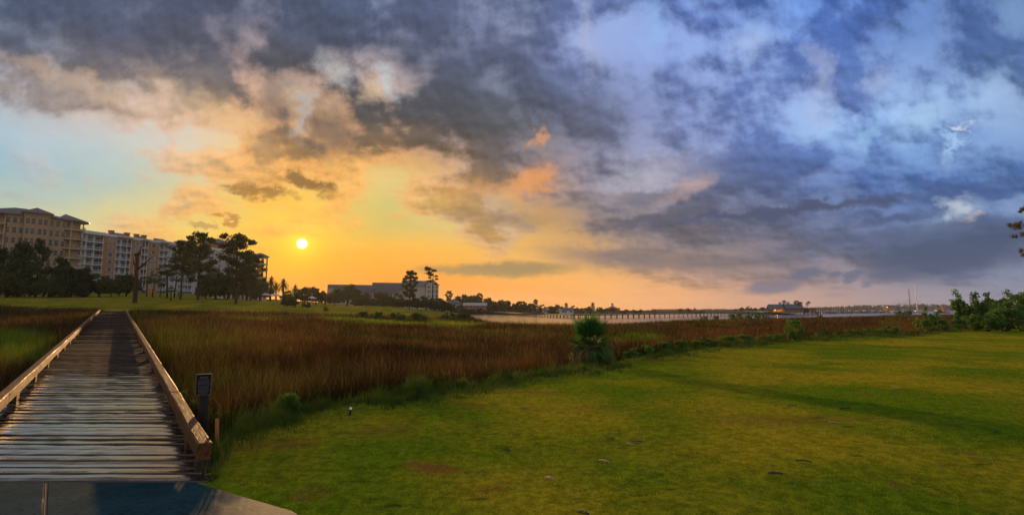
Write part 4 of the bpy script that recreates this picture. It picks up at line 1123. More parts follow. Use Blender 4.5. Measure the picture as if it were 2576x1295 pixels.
GW = 'shrubs on the marsh shore by the boathouse'
for i, (px, Y, top, sd, wd) in enumerate([(1840,112,789,1,1.1),(1858,113,786,2,1.2),(1884,115,788,3,1.3),(1906,116,784,1,1.0),(1926,118,789,2,1.3),(2060,140,789,3,1.2),(1800,106,793,1,1.2),(1770,102,794,2,1.4),(2260,195,781,3,1.6),(2286,200,780,1,1.4)]):
    tree('shore_shrub', 'low shrub on the near shore of the bay, %s' % ['third from the left', 'fourth from the left', 'fifth from the left', 'tallest, sixth from the left', 'seventh from the left', 'alone right of the boathouse', 'second from the left', 'first from the left', 'left of the pair below the sailboats', 'right of the pair below the sailboats'][i], 'shrub', 'shrub', sd, px, Y, top, GW, wd)
GM = 'dark tussocks on the fairway rim'
for i, (px, Y, top, wd) in enumerate([(915,72,782,1.6),(950,70,783,1.5),(1000,68,785,1.6),(1050,66,786,1.7),(820,86,771,1.1),(1130,84,785,1.6),(1165,88,786,1.7)]):
    tree('marsh_tussock', 'dark grassy tussock at the fairway rim, %s' % ['second from the left', 'third from the left', 'fourth from the left', 'fifth from the left', 'leftmost and tallest', 'sixth from the left', 'nearest the water'][i], 'tussock', 'shrub', 1 + i % 3, px, Y, top, GM, wd, crown_mat=L_DARK)
# weeds round the plaque
GV = 'weeds round the plaque post'
for i, (px, Y, top, wd, lab) in enumerate([(505,8.3,1000,.7,'straggly weed growing behind the boardwalk curb'),(560,7.6,1020,.7,'leafy weed right of the plaque post'),(590,7.2,1050,.8,'bushy weed between stake and reeds'),(640,7.6,1068,.9,'low weed patch right of the stake'),(575,6.3,1108,.55,'weed clump right at the foot of the stake'),(470,9.4,975,.6,'pale weed left of the plaque')]):
    tree('weed', lab, 'weed', 'shrub', 1 + i % 3, px, Y, top, GV, wd)

for i, (px, dY, top, wd) in enumerate([(672, .25, 1046, .8), (790, .1, 1018, .7), (840, .2, 1004, .8), (905, .1, 1000, .7), (960, .2, 984, .8), (1060, .15, 962, .7), (1165, .2, 946, .8), (1230, .1, 942, .7), (1300, .2, 926, .8)]):
    tree('edge_weed', 'leafy weed at the turf edge before the reeds, %s from the stake' % _ord[i], 'weed', 'shrub', 1 + i % 3, px, float(lawn_edge(px)) + dY, top, 'leafy weeds along the turf edge', wd, crown_mat=L_GREEN if i % 2 else None)
# --- pine whose branch tips reach in at the right edge
def edge_pine():
    g = gpt(2700, 40); root = empty('pine_tree', tuple(g)); tag(root, 'pine outside the right edge whose needle tufts reach into the picture', 'pine tree')
    m = MB(); H = 13.5
    m.tube([(0, 0, -.3), (0, .1, 4), (.2, .1, 9), (.1, 0, H)], [.32, .26, .18, .05], 10); m.obj('trunk', BARK, root, smooth=True)
    def tips(pts, n, s, seed):
        out = []; r_ = random.Random(seed)
        for (px, py, sp) in pts:
            p = at(px, py, 40) - g
            for k in range(n): out.append((p.x + r_.uniform(-sp, sp), p.y + r_.uniform(-.5, .5), p.z + r_.uniform(-sp, sp) * .8, s, s, s))
        return out
    b = MB(); r_ = random.Random(9)
    C = tips([(2560,562,.30),(2572,575,.35),(2566,592,.22),(2590,570,.5),(2610,580,.5),(2552,568,.10)], 5, .16, 3)
    C += tips([(2573,630,.2),(2580,645,.25),(2600,640,.4)], 4, .17, 4) + tips([(2577,528,.1),(2600,520,.4),(2630,500,.6)], 4, .17, 5)
    for i in range(26):
        a = r_.uniform(-1.4, 1.4); z = r_.uniform(5.5, H - .5); w = r_.uniform(1.2, 3.2); t = (math.cos(a) * w, math.sin(a) * w, z + .5)
        limb(b, (0, 0, z), t, .05, .015, r_)
        for k in range(3): C.append((t[0] + r_.uniform(-.4, .4), t[1] + r_.uniform(-.4, .4), t[2] + r_.uniform(-.2, .3), .4, .4, .25))
    for (px, py, z) in ((2556, 568, 8.0), (2566, 586, 7.6), (2574, 632, 6.2), (2577, 528, 9.2), (2573, 574, 8.2)):
        p = at(px, py, 40) - g; limb(b, (0, 0, z), tuple(p), .06, .012, r_, .04, 6)
    # bare twig
    p = at(2573, 505, 40) - g; limb(b, (0, 0, 9.8), tuple(p), .05, .010, r_, .05)
    b.obj('branches', BARK, root, smooth=True)
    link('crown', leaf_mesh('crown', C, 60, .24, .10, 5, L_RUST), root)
edge_pine()

# ------------------------------------------------------------------ plaque, stake, marker, litter
def sign():
    Y = 7.0; p = gpt(527, Y); root = empty('plaque_post', (p.x, p.y, p.z), R(14)); tag(root, 'small dark framed plaque on a black post beside the boardwalk', 'sign')
    zt = EYE + Y * ray(527, 940).z / ray(527, 940).y - p.z; zb = EYE + Y * ray(527, 990).z / ray(527, 990).y - p.z
    BL = plain('black_post', (.012, .012, .013), .6, .3, 8); FR = plain('bronze_frame', (.13, .11, .09), .5, .2, 8); PL = plain('plaque_face', (.014, .016, .022), .6, .2, 6, spec=.1); TX = plain('plaque_print', (.14, .14, .15), .6, .3, 30)
    MB().bbox(-.042, .042, -.042, .042, -.3, zb + .04, .006).obj('post', BL, root)
    hw = .086
    pn = MB(); pn.box(-hw, hw, -.058, -.044, zb, zt); o = pn.obj('panel', PL, root)
    f = MB(); b = .0075
    f.box(-hw - b, hw + b, -.066, -.046, zt, zt + b); f.box(-hw - b, hw + b, -.066, -.046, zb - b, zb); f.box(-hw - b, -hw, -.066, -.046, zb, zt); f.box(hw, hw + b, -.066, -.046, zb, zt)
    f.obj('frame', FR, o)
    t = MB(); r_ = random.Random(2); n = 15; z = zt - .03
    for i in range(n):
        w = hw * (.55 if i < 2 else r_.uniform(.65, .88)); x = -w
        if i in (2, 7): z -= .008
        while x < w - .004:
            ww = r_.uniform(.006, .022); t.box(x, min(w, x + ww), -.0592, -.0575, z - (.0075 if i < 2 else .005), z); x += ww + .0045
        z -= (zt - zb - .05) / n
    t.obj('print', TX, o)
sign()
st = gpt(567, 6.15); h = EYE + 6.15 * ray(567, 1050).z / ray(567, 1050).y - st.z
sr = MB(); sr.add([(-.022, -.012, -.2), (.022, -.012, -.2), (.022, .012, -.2), (-.022, .012, -.2), (-.019, -.011, h), (.016, -.011, h), (.016, .011, h - .01), (-.019, .011, h - .01)], [(3, 2, 1, 0), (4, 5, 6, 7), (0, 1, 5, 4), (1, 2, 6, 5), (2, 3, 7, 6), (3, 0, 4, 7)])
tag(sr.obj('wooden_stake', plain('orange_stake', (.42, .17, .05), .75, .35, 9, bmp=.5), None, tuple(st), (R(2), R(-2.5), R(15))), 'thin orange wooden stake in the grass by the boardwalk end', 'stake')
mk = gpt(888, 8.3); mr = empty('ground_marker', tuple(mk), R(10)); tag(mr, 'short dark stub marker with a white top on the turf', 'marker')
MB().bbox(-.018, .018, -.016, .016, -.05, .10, .004).obj('stub', plain('stub_dark', (.025, .020, .016), .8, .3, 8), mr, rot=(0, R(6), 0))
MB().add([(-.018, -.018, .101), (.020, -.018, .101), (.020, .018, .128), (-.018, .018, .128), (-.018, -.018, .096), (.020, -.018, .096), (.020, .018, .101), (-.018, .018, .101)], [(0, 1, 2, 3), (7, 6, 5, 4), (0, 4, 5, 1), (2, 6, 7, 3), (1, 5, 6, 2), (3, 7, 4, 0)]).obj('cap', plain('stub_white', (.75, .74, .70), .5, .1, 8), mr, rot=(0, R(6), 0))
BARKCHIP = plain('bark_chip', (.36, .23, .13), .8, .3, 20, bmp=.4); DARKCHIP = plain('dark_chip', (.035, .028, .018), .85, .3, 20); RUSTLEAF = plain('rust_leaf', (.24, .10, .05), .7, .3, 20)
def chip(px, py, L, w, rz, mat, label, name, seed):
    d = ray(px, py); Y = -1.66 / (d.z / d.y); p = gpt(px, Y, .016)
    r_ = random.Random(seed); m = MB(); n = 6; vs = []
    for i in range(n + 1):
        t = i / n; ww = w * (math.sin(math.pi * (.12 + .80 * t)) ** .7) * r_.uniform(.8, 1.15) / 2; z = .012 * math.sin(t * 3.1) * r_.uniform(.3, 1)
        x = (t - .5) * L
        vs += [(x, -ww, z), (x, ww, z + .004), (x, ww, z + .012), (x, -ww, z + .009)]
    fs = [(4 * i + j, 4 * i + (j + 1) % 4, 4 * i + 4 + (j + 1) % 4, 4 * i + 4 + j) for i in range(n) for j in range(4)] + [(3, 2, 1, 0), (4 * n, 4 * n + 1, 4 * n + 2, 4 * n + 3)]
    m.add(vs, fs); o = m.obj(name, mat, None, tuple(p), (r_.uniform(-.1, .1), r_.uniform(-.06, .06), rz)); tag(o, label, name.split('_')[-1], 'litter on the green')
for i, (px, py, L, w, rz, mat, lab, nm) in enumerate([
  (1513,1159,.14,.030,-.75,BARKCHIP,'pale bark chip lying mid-green, the larger of the two nearest','bark_chip'),(1380,1199,.11,.040,-.55,BARKCHIP,'pale bark chip left of and nearer than the larger chip','bark_chip'),(2080,1064,.16,.022,.05,BARKCHIP,'thin pale sliver on the right half of the green','bark_chip'),
  (2237,972,.20,.05,.1,BARKCHIP,'small pale chip far out on the right of the green','bark_chip'),(1576,1118,.09,.03,-.5,BARKCHIP,'small pale chip just behind the larger chip','bark_chip'),(2480,1090,.12,.04,.4,DARKCHIP,'dark chip near the right edge of the green','bark_chip'),
  (1935,1325,.07,.05,.6,RUSTLEAF,'rust brown fallen leaf low on the right','fallen_leaf'),(1595,1112,.13,.035,-.3,DARKCHIP,'dark twig beside the small pale chip','fallen_twig'),(1980,1020,.18,.03,.1,DARKCHIP,'dark twig right of the middle of the green','fallen_twig'),
  (1460,1285,.12,.03,-.7,DARKCHIP,'dark twig low in the middle of the green','fallen_twig'),(1930,1195,.14,.03,-.2,DARKCHIP,'dark twig left of the rust brown leaf','fallen_twig'),(1530,1105,.10,.03,-.4,DARKCHIP,'short dark twig left of the small pale chip','fallen_twig'),
  (2000,1165,.16,.02,-.3,DARKCHIP,'thin dark twig on the right half of the green','fallen_twig'),(1275,1130,.12,.03,-.7,DARKCHIP,'dark twig on the left half of the green','fallen_twig'),(2110,1030,.18,.03,0,DARKCHIP,'dark twig just behind the thin pale sliver','fallen_twig')]):
    chip(px, py, L, w, rz, mat, lab, nm, i)

# ------------------------------------------------------------------ buildings
STUCCO = plain('tan_stucco', (.34, .215, .115), .85, .12, .6, bmp=.1); TRIM = plain('cream_trim', (.46, .37, .255), .7, .1, 1.0)
BRICK = plain('tan_brick', (.36, .19, .08), .85, .2, 1.2, bmp=.1); WHITE = plain('white_paint', (.58, .57, .56), .65, .1, 1.0); WALLW = plain('pale_wall', (.40, .38, .35), .8, .12, .7)
ROOFG = plain('grey_metal_roof', (.115, .115, .125), .5, .2, .8, metal=.1); ROOFD = plain('dark_grey_roof', (.10, .105, .12), .6, .2, .8)
CHIM = plain('red_brick', (.30, .10, .055), .85, .25, 2.0)
def glass_shader(N, c=(.018, .022, .030)):
    return principled(N, N.mix(N.rng(N.n('ShaderNodeObjectInfo').outputs['Random'], .2, .9), c, (.050, .050, .050)), .12, spec=.5)
GLASS = material('window_glass', glass_shader)
GLASSW = material('curtained_glass', glass_shader, c=(.17, .19, .22))
DARKIN = plain('shaded_opening', (.055, .048, .042), .8, .2, 1.0)

class Facade:
    """a wall line over the ground between two surveyed columns; local x runs along it, local y into the building, z from its foot"""
    def __init__(self, name, px0, Y0, px1, Y1, sink=.6, pyref=HOR):
        self.pyref = pyref; kx = lambda q: ray(q, pyref).x / ray(q, pyref).y
        a, b = (Vector((kx(q) * Y_, Y_, gz(kx(q) * Y_, Y_))) for q, Y_ in ((px0, Y0), (px1, Y1)))
        self.a = Vector((a.x, a.y)); self.d = Vector((b.x - a.x, b.y - a.y)); self.L = self.d.length; self.d /= self.L
        self.z = min(a.z, b.z) - sink
        self.root = empty(name, (a.x, a.y, self.z), math.atan2(self.d.y, self.d.x))
    def s(self, px):
        r_ = ray(px, self.pyref); k = r_.x / r_.y            # x = k*y on this column
        return (k * self.a.y - self.a.x) / (self.d.x - k * self.d.y)
    def h(self, px, py, inset=0.0):
        s = self.s(px); y = self.a.y + self.d.y * s + self.d.x * inset
        r_ = ray(px, py); return EYE + y * r_.z / r_.y - self.z
_wm = {}
def window(parent, x, z, w, h, y=0.0, glass=GLASS, frame=TRIM, bars=True):
    """a framed window set on a wall plane y (outside is -y); lower left corner x, z"""
    key = (round(w, 2), round(h, 2), glass.name, frame.name, bars)
    if key not in _wm:
        f = MB(); t = .12
        f.box(0, w, -.08, .02, -t, 0); f.box(0, w, -.08, .02, h, h + t); f.box(-t, 0, -.08, .02, -t, h + t); f.box(w, w + t, -.08, .02, -t, h + t)
        if bars: f.box(0, w, -.05, .0, h * .52, h * .52 + .06)
        p = MB(); p.box(0, w, -.012, .012, 0, h)
        _wm[key] = (f.mesh('window', frame), p.mesh('pane', glass))
    fm, pm = _wm[key]
    o = link('window', fm, parent, (x, y, z)); link('pane', pm, o)
    return o
_bm = {}
def balcony(parent, x0, x1, z, y0=-.05, depth=1.5, cols=(), h=3.1, mat=WHITE, slab=.32):
    key = (round(x1 - x0, 2), round(depth, 2), tuple(round(c - x0, 2) for c in cols), mat.name, h)
    if key not in _bm:
        w = x1 - x0; b = MB(); b.box(0, w, 0, depth, 0, slab)
        for c in cols: b.box(c - x0 - .11, c - x0 + .11, .02, .24, slab, h)
        r_ = MB(); r_.box(0, w, .05, .11, slab + 1.0, slab + 1.09); r_.box(0, w, .05, .11, slab + .12, slab + .19)
        n = max(2, int(w / .32))
        for i in range(n + 1): r_.box(w * i / n - .03, w * i / n + .03, .055, .105, slab + .19, slab + 1.0)
        _bm[key] = (b.mesh('balcony', mat), r_.mesh('railing', mat))
    bm_, rm = _bm[key]
    o = link('balcony', bm_, parent, (x0, y0, z)); link('railing', rm, o)
    return o
def hip_roof(parent, x0, x1, y0, y1, z, h, over, mat, name='roof', ridge=.35, fascia=.3):
    m = MB(); x0 -= over; x1 += over; y0 -= over; y1 += over
    if x1 - x0 >= y1 - y0: r0, r1 = ((x0 + (y1 - y0) / 2, (y0 + y1) / 2), (x1 - (y1 - y0) / 2, (y0 + y1) / 2))
    else: r0, r1 = (((x0 + x1) / 2, y0 + (x1 - x0) / 2), ((x0 + x1) / 2, y1 - (x1 - x0) / 2))
    vs = [(x0, y0, z), (x1, y0, z), (x1, y1, z), (x0, y1, z)] + [(x0, y0, z + fascia), (x1, y0, z + fascia), (x1, y1, z + fascia), (x0, y1, z + fascia)] + [r0 + (z + h,), r1 + (z + h,)]
    fs = [(3, 2, 1, 0), (0, 1, 5, 4), (1, 2, 6, 5), (2, 3, 7, 6), (3, 0, 4, 7)]
    fs += [(4, 5, 9, 8), (6, 7, 8, 9), (5, 6, 9), (7, 4, 8)] if x1 - x0 >= y1 - y0 else [(4, 5, 8), (5, 6, 9, 8), (6, 7, 9), (7, 4, 8, 9)]
    m.add(vs, fs)
    o = m.obj(name, mat, parent)
    # standing seams on the front slope
    sm = MB(); n = int((x1 - x0) / .9)
    A, B = Vector(vs[4]), Vector(vs[5])
    for i in range(1, n):
        t = i / n; p = A.lerp(B, t); xr = p.x
        if x1 - x0 >= y1 - y0:
            k = min(1.0, (xr - x0) / max(.01, r0[0] - x0), (x1 - xr) / max(.01, x1 - r1[0]))
            q = Vector((xr, y0 + (r0[1] - y0) * k, z + fascia + (h - fascia) * k))
        else:
            k = min((xr - x0), (x1 - xr)) / ((x1 - x0) / 2); q = Vector((xr, y0 + (r0[1] - y0) * k, z + fascia + (h - fascia) * k))
        sm.add([p + Vector((-.03, 0, .01)), p + Vector((.03, 0, .01)), q + Vector((.03, 0, .01)), q + Vector((-.03, 0, .01)), p + Vector((0, -.02, .07)), q + Vector((0, -.02, .07))], [(0, 4, 5, 3), (4, 1, 2, 5)])
    if n > 1: sm.obj('seams', mat, o)
    return o

# --- tan block, left edge
def tan_block():
    f = Facade('apartment_block', -60, 149.5, 160, 164.5, pyref=590); r0 = f.root
    tag(r0, 'tan stucco apartment block with corner balconies at the left edge', 'building')
    FH = 3.12; zt = f.h(34, 540)                     # eave height
    s = f.s
    segs = [(s(-60), s(12), 1.6), (s(15), s(56), 0.0), (s(56), s(123), -1.0), (s(123), s(161), 0.0)]
    w = MB(); w.box(s(-60), s(161), 1.7, 17, 0, zt - .02); w.box(segs[1][0], segs[1][1], 0, 1.7, 0, zt - .01); w.box(segs[2][0], segs[2][1], -1.0, 1.7, 0, zt + .9); w.box(segs[3][0], segs[3][1], 0, 1.7, 0, zt - .01)
    w.obj('wall', STUCCO, r0)
    b = MB()
    for k in range(1, 9):
        z = zt - FH * k
        if z < 1: break
        b.box(segs[1][0] + .02, segs[1][1] - .02, -.05, -.003, z - .1, z + .08); b.box(segs[2][0] + .02, segs[2][1] - .02, -1.05, -1.003, z - .1, z + .08); b.box(segs[3][0] + .02, segs[3][1] - .02, -.05, -.003, z - .1, z + .08)
    b.obj('string_course', TRIM, r0)
    for k in range(8):
        z = zt - FH * (k + 1) + .62
        if z < 1: break
        for c in ((s(23) + s(45)) / 2, (s(132) + s(155)) / 2):
            for j in (-1, 0, 1): window(r0, c + j * 1.55 - .5, z, 1.0, 1.75)
        for c in ((s(63) + s(82)) / 2, (s(95) + s(113)) / 2):
            for j in (-.55, .55): window(r0, c + j * 1.12 - .5, z, 1.0, 1.75, -1.0)
        if k % 1 == 0: balcony(r0, s(-58), s(11), z - .62 - .1, -.1, 1.75, (s(9),), FH - .02, TRIM)
    # round corner tower of balconies
    cx_, cy_ = s(160) + 2.3, 3.0; rad = 3.7
    core = MB(); core.tube([(cx_, cy_, 0), (cx_, cy_, zt - .3)], 2.3, 20); core.obj('tower_core', STUCCO, r0)
    for k in range(8):
        z = zt - FH * (k + 1) - .05
        if z < 1: break
        sl = MB(); sl.tube([(cx_, cy_, z), (cx_, cy_, z + .3)], rad, 28); o = sl.obj('balcony', TRIM, r0)
        rl = MB(); pts = [(cx_ + (rad - .1) * math.cos(a), cy_ + (rad - .1) * math.sin(a)) for a in np.linspace(math.pi * 1.0, math.pi * 2.35, 30)]
        for zz in (.5, 1.3): rl.tube([(x, y, z + zz) for x, y in pts], .05, 4)
        for x, y in pts: rl.box(x - .035, x + .035, y - .035, y + .035, z + .3, z + 1.3)
        rl.obj('railing', TRIM, o)
        for a in (math.pi * 1.12, math.pi * 1.45, math.pi * 1.78, math.pi * 2.1):
            x, y = cx_ + (rad - .3) * math.cos(a), cy_ + (rad - .3) * math.sin(a); MB().box(x - .14, x + .14, y - .14, y + .14, z + .3, z + FH).obj('column', TRIM, o)
    hip_roof(r0, s(-60), s(161), 0, 17, zt, 3.4, .7, ROOFG); hip_roof(r0, s(56) + .15, s(123) - .15, -1.0, 9, zt + .9, 2.3, .75, ROOFG, 'bay_roof')
    t = MB(); n = 24; vs = [(cx_ + 4.6 * math.cos(2 * math.pi * i / n), cy_ + 4.6 * math.sin(2 * math.pi * i / n), zt - .28) for i in range(n)]; vs += [(x, y, z + .28) for x, y, z in vs] + [(cx_ - 1.5, cy_ + 2.0, zt + 2.6)]
    t.add(vs, [tuple(range(n - 1, -1, -1))] + [(i, (i + 1) % n, n + (i + 1) % n, n + i) for i in range(n)] + [(n + i, n + (i + 1) % n, 2 * n) for i in range(n)]); t.obj('tower_roof', ROOFG, r0)
tan_block()

# --- long white and brick block
def white_block():
    f = Facade('apartment_block', 199, 205, 652, 296, pyref=650); r0 = f.root; s = f.s
    tag(r0, 'long white and brick apartment block with stacked balconies behind the pines', 'building')
    zt = f.h(300, 597); FH = 3.1; L = s(652)
    w = MB(); w.box(s(199), L, 1.9, 20, 0, zt - .3); w.obj('core_wall', WALLW, r0)
    br = MB(); wh = MB()
    for (a, b) in ((259, 289.5), (329, 354.5), (372, 399.5)): br.box(s(a), s(b), -.05, 1.9, 0, zt - .25)
    for (a, b) in ((423, 451), (488, 524), (540, 568), (600, 622)): wh.box(s(a), s(b), -.05, 1.9, 0, zt - .25)
    br.obj('brick_wall', BRICK, r0); wh.obj('white_wall', WALLW, r0)
    bays = [(201, 259, (201.5, 214, 234, 257)), (289.5, 329, (290, 302, 317, 328)), (354.5, 372, (355, 363.5, 371)), (399.5, 423, (400, 411, 422)), (451, 488, (452, 464, 476, 487)), (524, 540, (525, 539)), (568, 600, (569, 580, 590, 599)), (622, 650, (623, 636, 649))]
    nf = int(zt / FH)
    for k in range(nf):
        z = zt - .5 - FH * (k + 1)
        if z < .2: break
        for (a, b, cols) in bays:
            x0, x1 = s(a) + .02, s(b) - .02
            balcony(r0, x0, x1, z, 0, 1.88, tuple(min(x1 - .12, max(x0 + .12, s(c))) for c in cols), FH - .01)
            n = max(1, int((x1 - x0) / 2.6))
            for j in range(n):
                ww = (x1 - x0) / n; window(r0, x0 + ww * j + ww * .16, z + .36, ww * .68, 2.1, 1.88, GLASS, WHITE, False)
        for c in (276, 343, 384.5, 436, 505, 553, 611):
            x = s(c); window(r0, x - .9, z + .95, 1.8, 1.7, -.05, GLASSW, WHITE)
    rf = MB(); x = s(199)
    rf.box(s(199) - .3, s(262), -.4, 21, zt - .3, zt + 1.0); rf.box(s(262), s(400), -.5, 21.1, zt - .3, zt + .75); rf.box(s(400), L, -.4, 21, zt - .3, zt + 1.0); rf.obj('parapet', WHITE, r0)
    sl = MB()
    for (a, b) in ((289, 329), (354, 372), (399, 424), (451, 488), (568, 600)):
        x0, x1 = s(a), s(b); sl.add([(x0, -.9, zt + .15), (x1, -.9, zt + .15), (x1, 4, zt + 2.3), (x0, 4, zt + 2.3), (x0, 4, zt + .8), (x1, 4, zt + .8), (x0, -.9, zt + .02), (x1, -.9, zt + .02)], [(0, 1, 3, 2)[::1] if 0 else (0, 1, 2, 3), (6, 7, 1, 0), (0, 3, 4, 6), (1, 7, 5, 2), (3, 2, 5, 4)])
    sl.obj('bay_roof', ROOFG, r0)
    for c in (287, 327, 351, 370):
        m = MB(); x = s(c); m.box(x - .75, x + .75, 2.2, 3.6, zt + .6, zt + 2.5); m.box(x - .95, x + .95, 2.0, 3.8, zt + 2.5, zt + 2.8); m.obj('chimney', CHIM, r0)
    # raised pavilion on the roof
    x0, x1 = s(556), s(594); m = MB(); m.box(x0, x1, 3, 12, zt + .9, zt + 4.4); m.obj('roof_pavilion', CHIM, r0); hip_roof(r0, x0, x1, 3, 12, zt + 4.4, 3.0, 1.2, ROOFG, 'pavilion_roof')
    # open end tower
    x0, x1 = s(652) + .1, s(674); zz = f.h(660, 645)
    t = MB(); fl = MB()
    for cx_ in (x0 + .3, (x0 + x1) / 2, x1 - .3):
        for cy_ in (.3, 4.0): t.box(cx_ - .28, cx_ + .28, cy_ - .28, cy_ + .28, 0, zz)
    z = zz
    while z > 3: fl.box(x0 - .1, x1 + .1, -.1, 4.4, z - .9, z - .05); z -= 3.9
    t.obj('tower_columns', BRICK, r0); fl.obj('tower_floors', WALLW, r0)
    hip_roof(r0, x0, x1, 0, 4.3, zz - .04, 2.2, .8, ROOFG, 'tower_roof')
white_block()

# --- terrace bar at the foot of the white block, with parasols
def terrace():
    f = Facade('terrace_bar', 505, 178, 662, 186, .3); r0 = f.root; s = f.s
    tag(r0, 'low brick terrace bar with white columns at the foot of the pines', 'building')
    m = MB(); m.box(0, f.L, 2.5, 8, 0, 3.0); m.obj('wall', CHIM, r0)
    m = MB(); m.box(-.4, f.L + .4, -.4, 8.4, 3.0, 3.3); m.obj('roof', ROOFD, r0)
    for i in range(14):
        x = .4 + (f.L - .8) * i / 13; MB().box(x - .16, x + .16, .05, .37, 0, 3.0).obj('column', WHITE, r0)
    m = MB(); m.box(s(530), s(560), -.6, -.35, 0, 1.5); m.obj('white_screen', WHITE, r0)
terrace()
CANVAS = plain('parasol_canvas', (.50, .46, .42), .8, .1, 2)
def parasol(px, Y, label):
    g = gpt(px, Y); r0 = empty('parasol', tuple(g)); tag(r0, label, 'parasol', 'parasols on the terrace lawn')
    MB().tube([(0, 0, 0), (0, 0, 2.5)], .04, 6).obj('pole', WHITE, r0)
    n = 8; vs = [(1.6 * math.cos(2 * math.pi * i / n), 1.6 * math.sin(2 * math.pi * i / n), 2.2) for i in range(n)]; vs += [(x * 1.01, y * 1.01, 2.05) for x, y, z in vs] + [(0, 0, 2.85)]
    MB().add(vs, [(i, (i + 1) % n, 2 * n) for i in range(n)] + [(n + i, n + (i + 1) % n, (i + 1) % n, i) for i in range(n)]).obj('canopy', CANVAS, r0)
for px, Y, lab in ((667, 150, 'white parasol left of the date palms'), (691, 148, 'white parasol under the two large date palms'), (783, 158, 'white parasol right of the fairway palmettos'), (642, 165, 'white parasol at the right end of the terrace bar')):
    parasol(px, Y, lab)

# --- grey-roofed buildings in the middle
def gable(f, x0, x1, y0, y1, z0, ze, zr, wall, roof, over=.6, along='x', seam=True):
    w = MB(); w.box(x0, x1, y0, y1, z0, ze)
    if along == 'x':
        ym = (y0 + y1) / 2; w.add([(x0, y0, ze), (x0, y1, ze), (x0, ym, zr - .12)], [(0, 2, 1)]); w.add([(x1, y0, ze), (x1, y1, ze), (x1, ym, zr - .12)], [(0, 1, 2)])
        k = (zr - ze) / (ym - y0); zo = ze - over * k
        vs = [(x0 - over, y0 - over, zo), (x1 + over, y0 - over, zo), (x1 + over, ym, zr), (x0 - over, ym, zr), (x0 - over, y1 + over, zo), (x1 + over, y1 + over, zo)]
    else:
        xm = (x0 + x1) / 2; w.add([(x0, y0, ze), (x1, y0, ze), (xm, y0, zr - .12)], [(0, 1, 2)]); w.add([(x0, y1, ze), (x1, y1, ze), (xm, y1, zr - .12)], [(0, 2, 1)])
        k = (zr - ze) / (xm - x0); zo = ze - over * k
        vs = [(x0 - over, y1 + over, zo), (x0 - over, y0 - over, zo), (xm, y0 - over, zr), (xm, y1 + over, zr), (x1 + over, y1 + over, zo), (x1 + over, y0 - over, zo)]
    w.obj('wall', wall, f.root)
    m = MB(); vs2 = vs + [(x, y, z + .22) for x, y, z in vs]
    m.add(vs2, [(6, 7, 8, 9), (9, 8, 11, 10), (3, 2, 1, 0), (4, 5, 2, 3), (0, 1, 7, 6), (10, 11, 5, 4), (1, 2, 8, 7), (2, 5, 11, 8), (0, 6, 9, 3), (3, 9, 10, 4)]); o = m.obj('roof', roof, f.root)
    if seam:
        A, B, C_, D = (Vector(v) for v in (vs2[6], vs2[7], vs2[8], vs2[9])); sm = MB(); n = max(2, int((B - A).length / 1.4))
        for i in range(1, n):
            p, q = A.lerp(B, i / n), D.lerp(C_, i / n); sm.tube([p + Vector((0, 0, .03)), q + Vector((0, 0, .03))], .05, 4)
        sm.obj('seams', roof, o)
CONDOROOF = plain('slate_metal_roof', (.060, .060, .066), .6, .2, .8)
PALE = plain('warm_stucco', (.36, .29, .21), .85, .15, .7)  # warm pale stucco of the condominium walls
def grey_condo():
    f = Facade('condominium', 828, 268, 1016, 280, pyref=730); r0 = f.root; s = f.s
    tag(r0, 'long low condominium with standing-seam grey roofs in the middle distance', 'building')
    ze = f.h(900, 735); zr = f.h(920, 716)
    gable(f, s(826), s(946), 0, 14, 0, ze, zr, PALE, CONDOROOF)
    e = MB(); e.box(s(826) - .5, s(838), -1.0, 13, 0, f.h(830, 724)); e.obj('end_wall', PALE, r0)
    gable(f, s(942), s(1020), 2.5, 22, 0, f.h(980, 727), f.h(980, 709), PALE, CONDOROOF)
    gable(f, s(948), s(1000), -2.5, 9, 0, f.h(970, 737), f.h(970, 718), PALE, CONDOROOF)
    for k, py in enumerate((740, 752)):
        for px in (852, 862, 872, 886, 900, 914, 928): window(r0, s(px), f.h(px, py + 9), 1.5, 1.9, 0.0, GLASS, WHITE)
        for px in (955, 967, 979, 990): window(r0, s(px), f.h(px, py + 9), 1.5, 1.9, -2.5, GLASS, WHITE)
grey_condo()
def gabled_block():
    f = Facade('condominium', 1040, 330, 1104, 337, pyref=725); r0 = f.root; s = f.s
    tag(r0, 'taller gabled pale condominium with rows of small balconies behind the thin pine', 'building')
    ze = f.h(1085, 716); zr = f.h(1085, 703)
    gable(f, s(1024), s(1072), 2, 20, 0, f.h(1050, 719), f.h(1050, 704), WALLW, ROOFG)
    gable(f, s(1072) + .05, s(1103), 0, 22, 0, ze, zr, WALLW, ROOFG, .6, 'y')
    k = 0; z = ze - 2.9
    while z > .5:
        for a, b in ((1084, 1092.5), (1093.5, 1102)):
            balcony(r0, s(a), s(b), z - .3, -1.3, 1.28, (s(a) + .15, s(b) - .15), 2.9); window(r0, s(a) + .3, z + .1, s(b) - s(a) - .6, 2.0, 0.0, GLASS, WHITE, False)
        window(r0, s(1076), z + .6, 1.2, 1.5, 0.0, GLASS, WHITE); window(r0, s(1080), z + .6, .8, 1.5, 0.0, GLASS, WHITE)
        z -= 3.0
gabled_block()
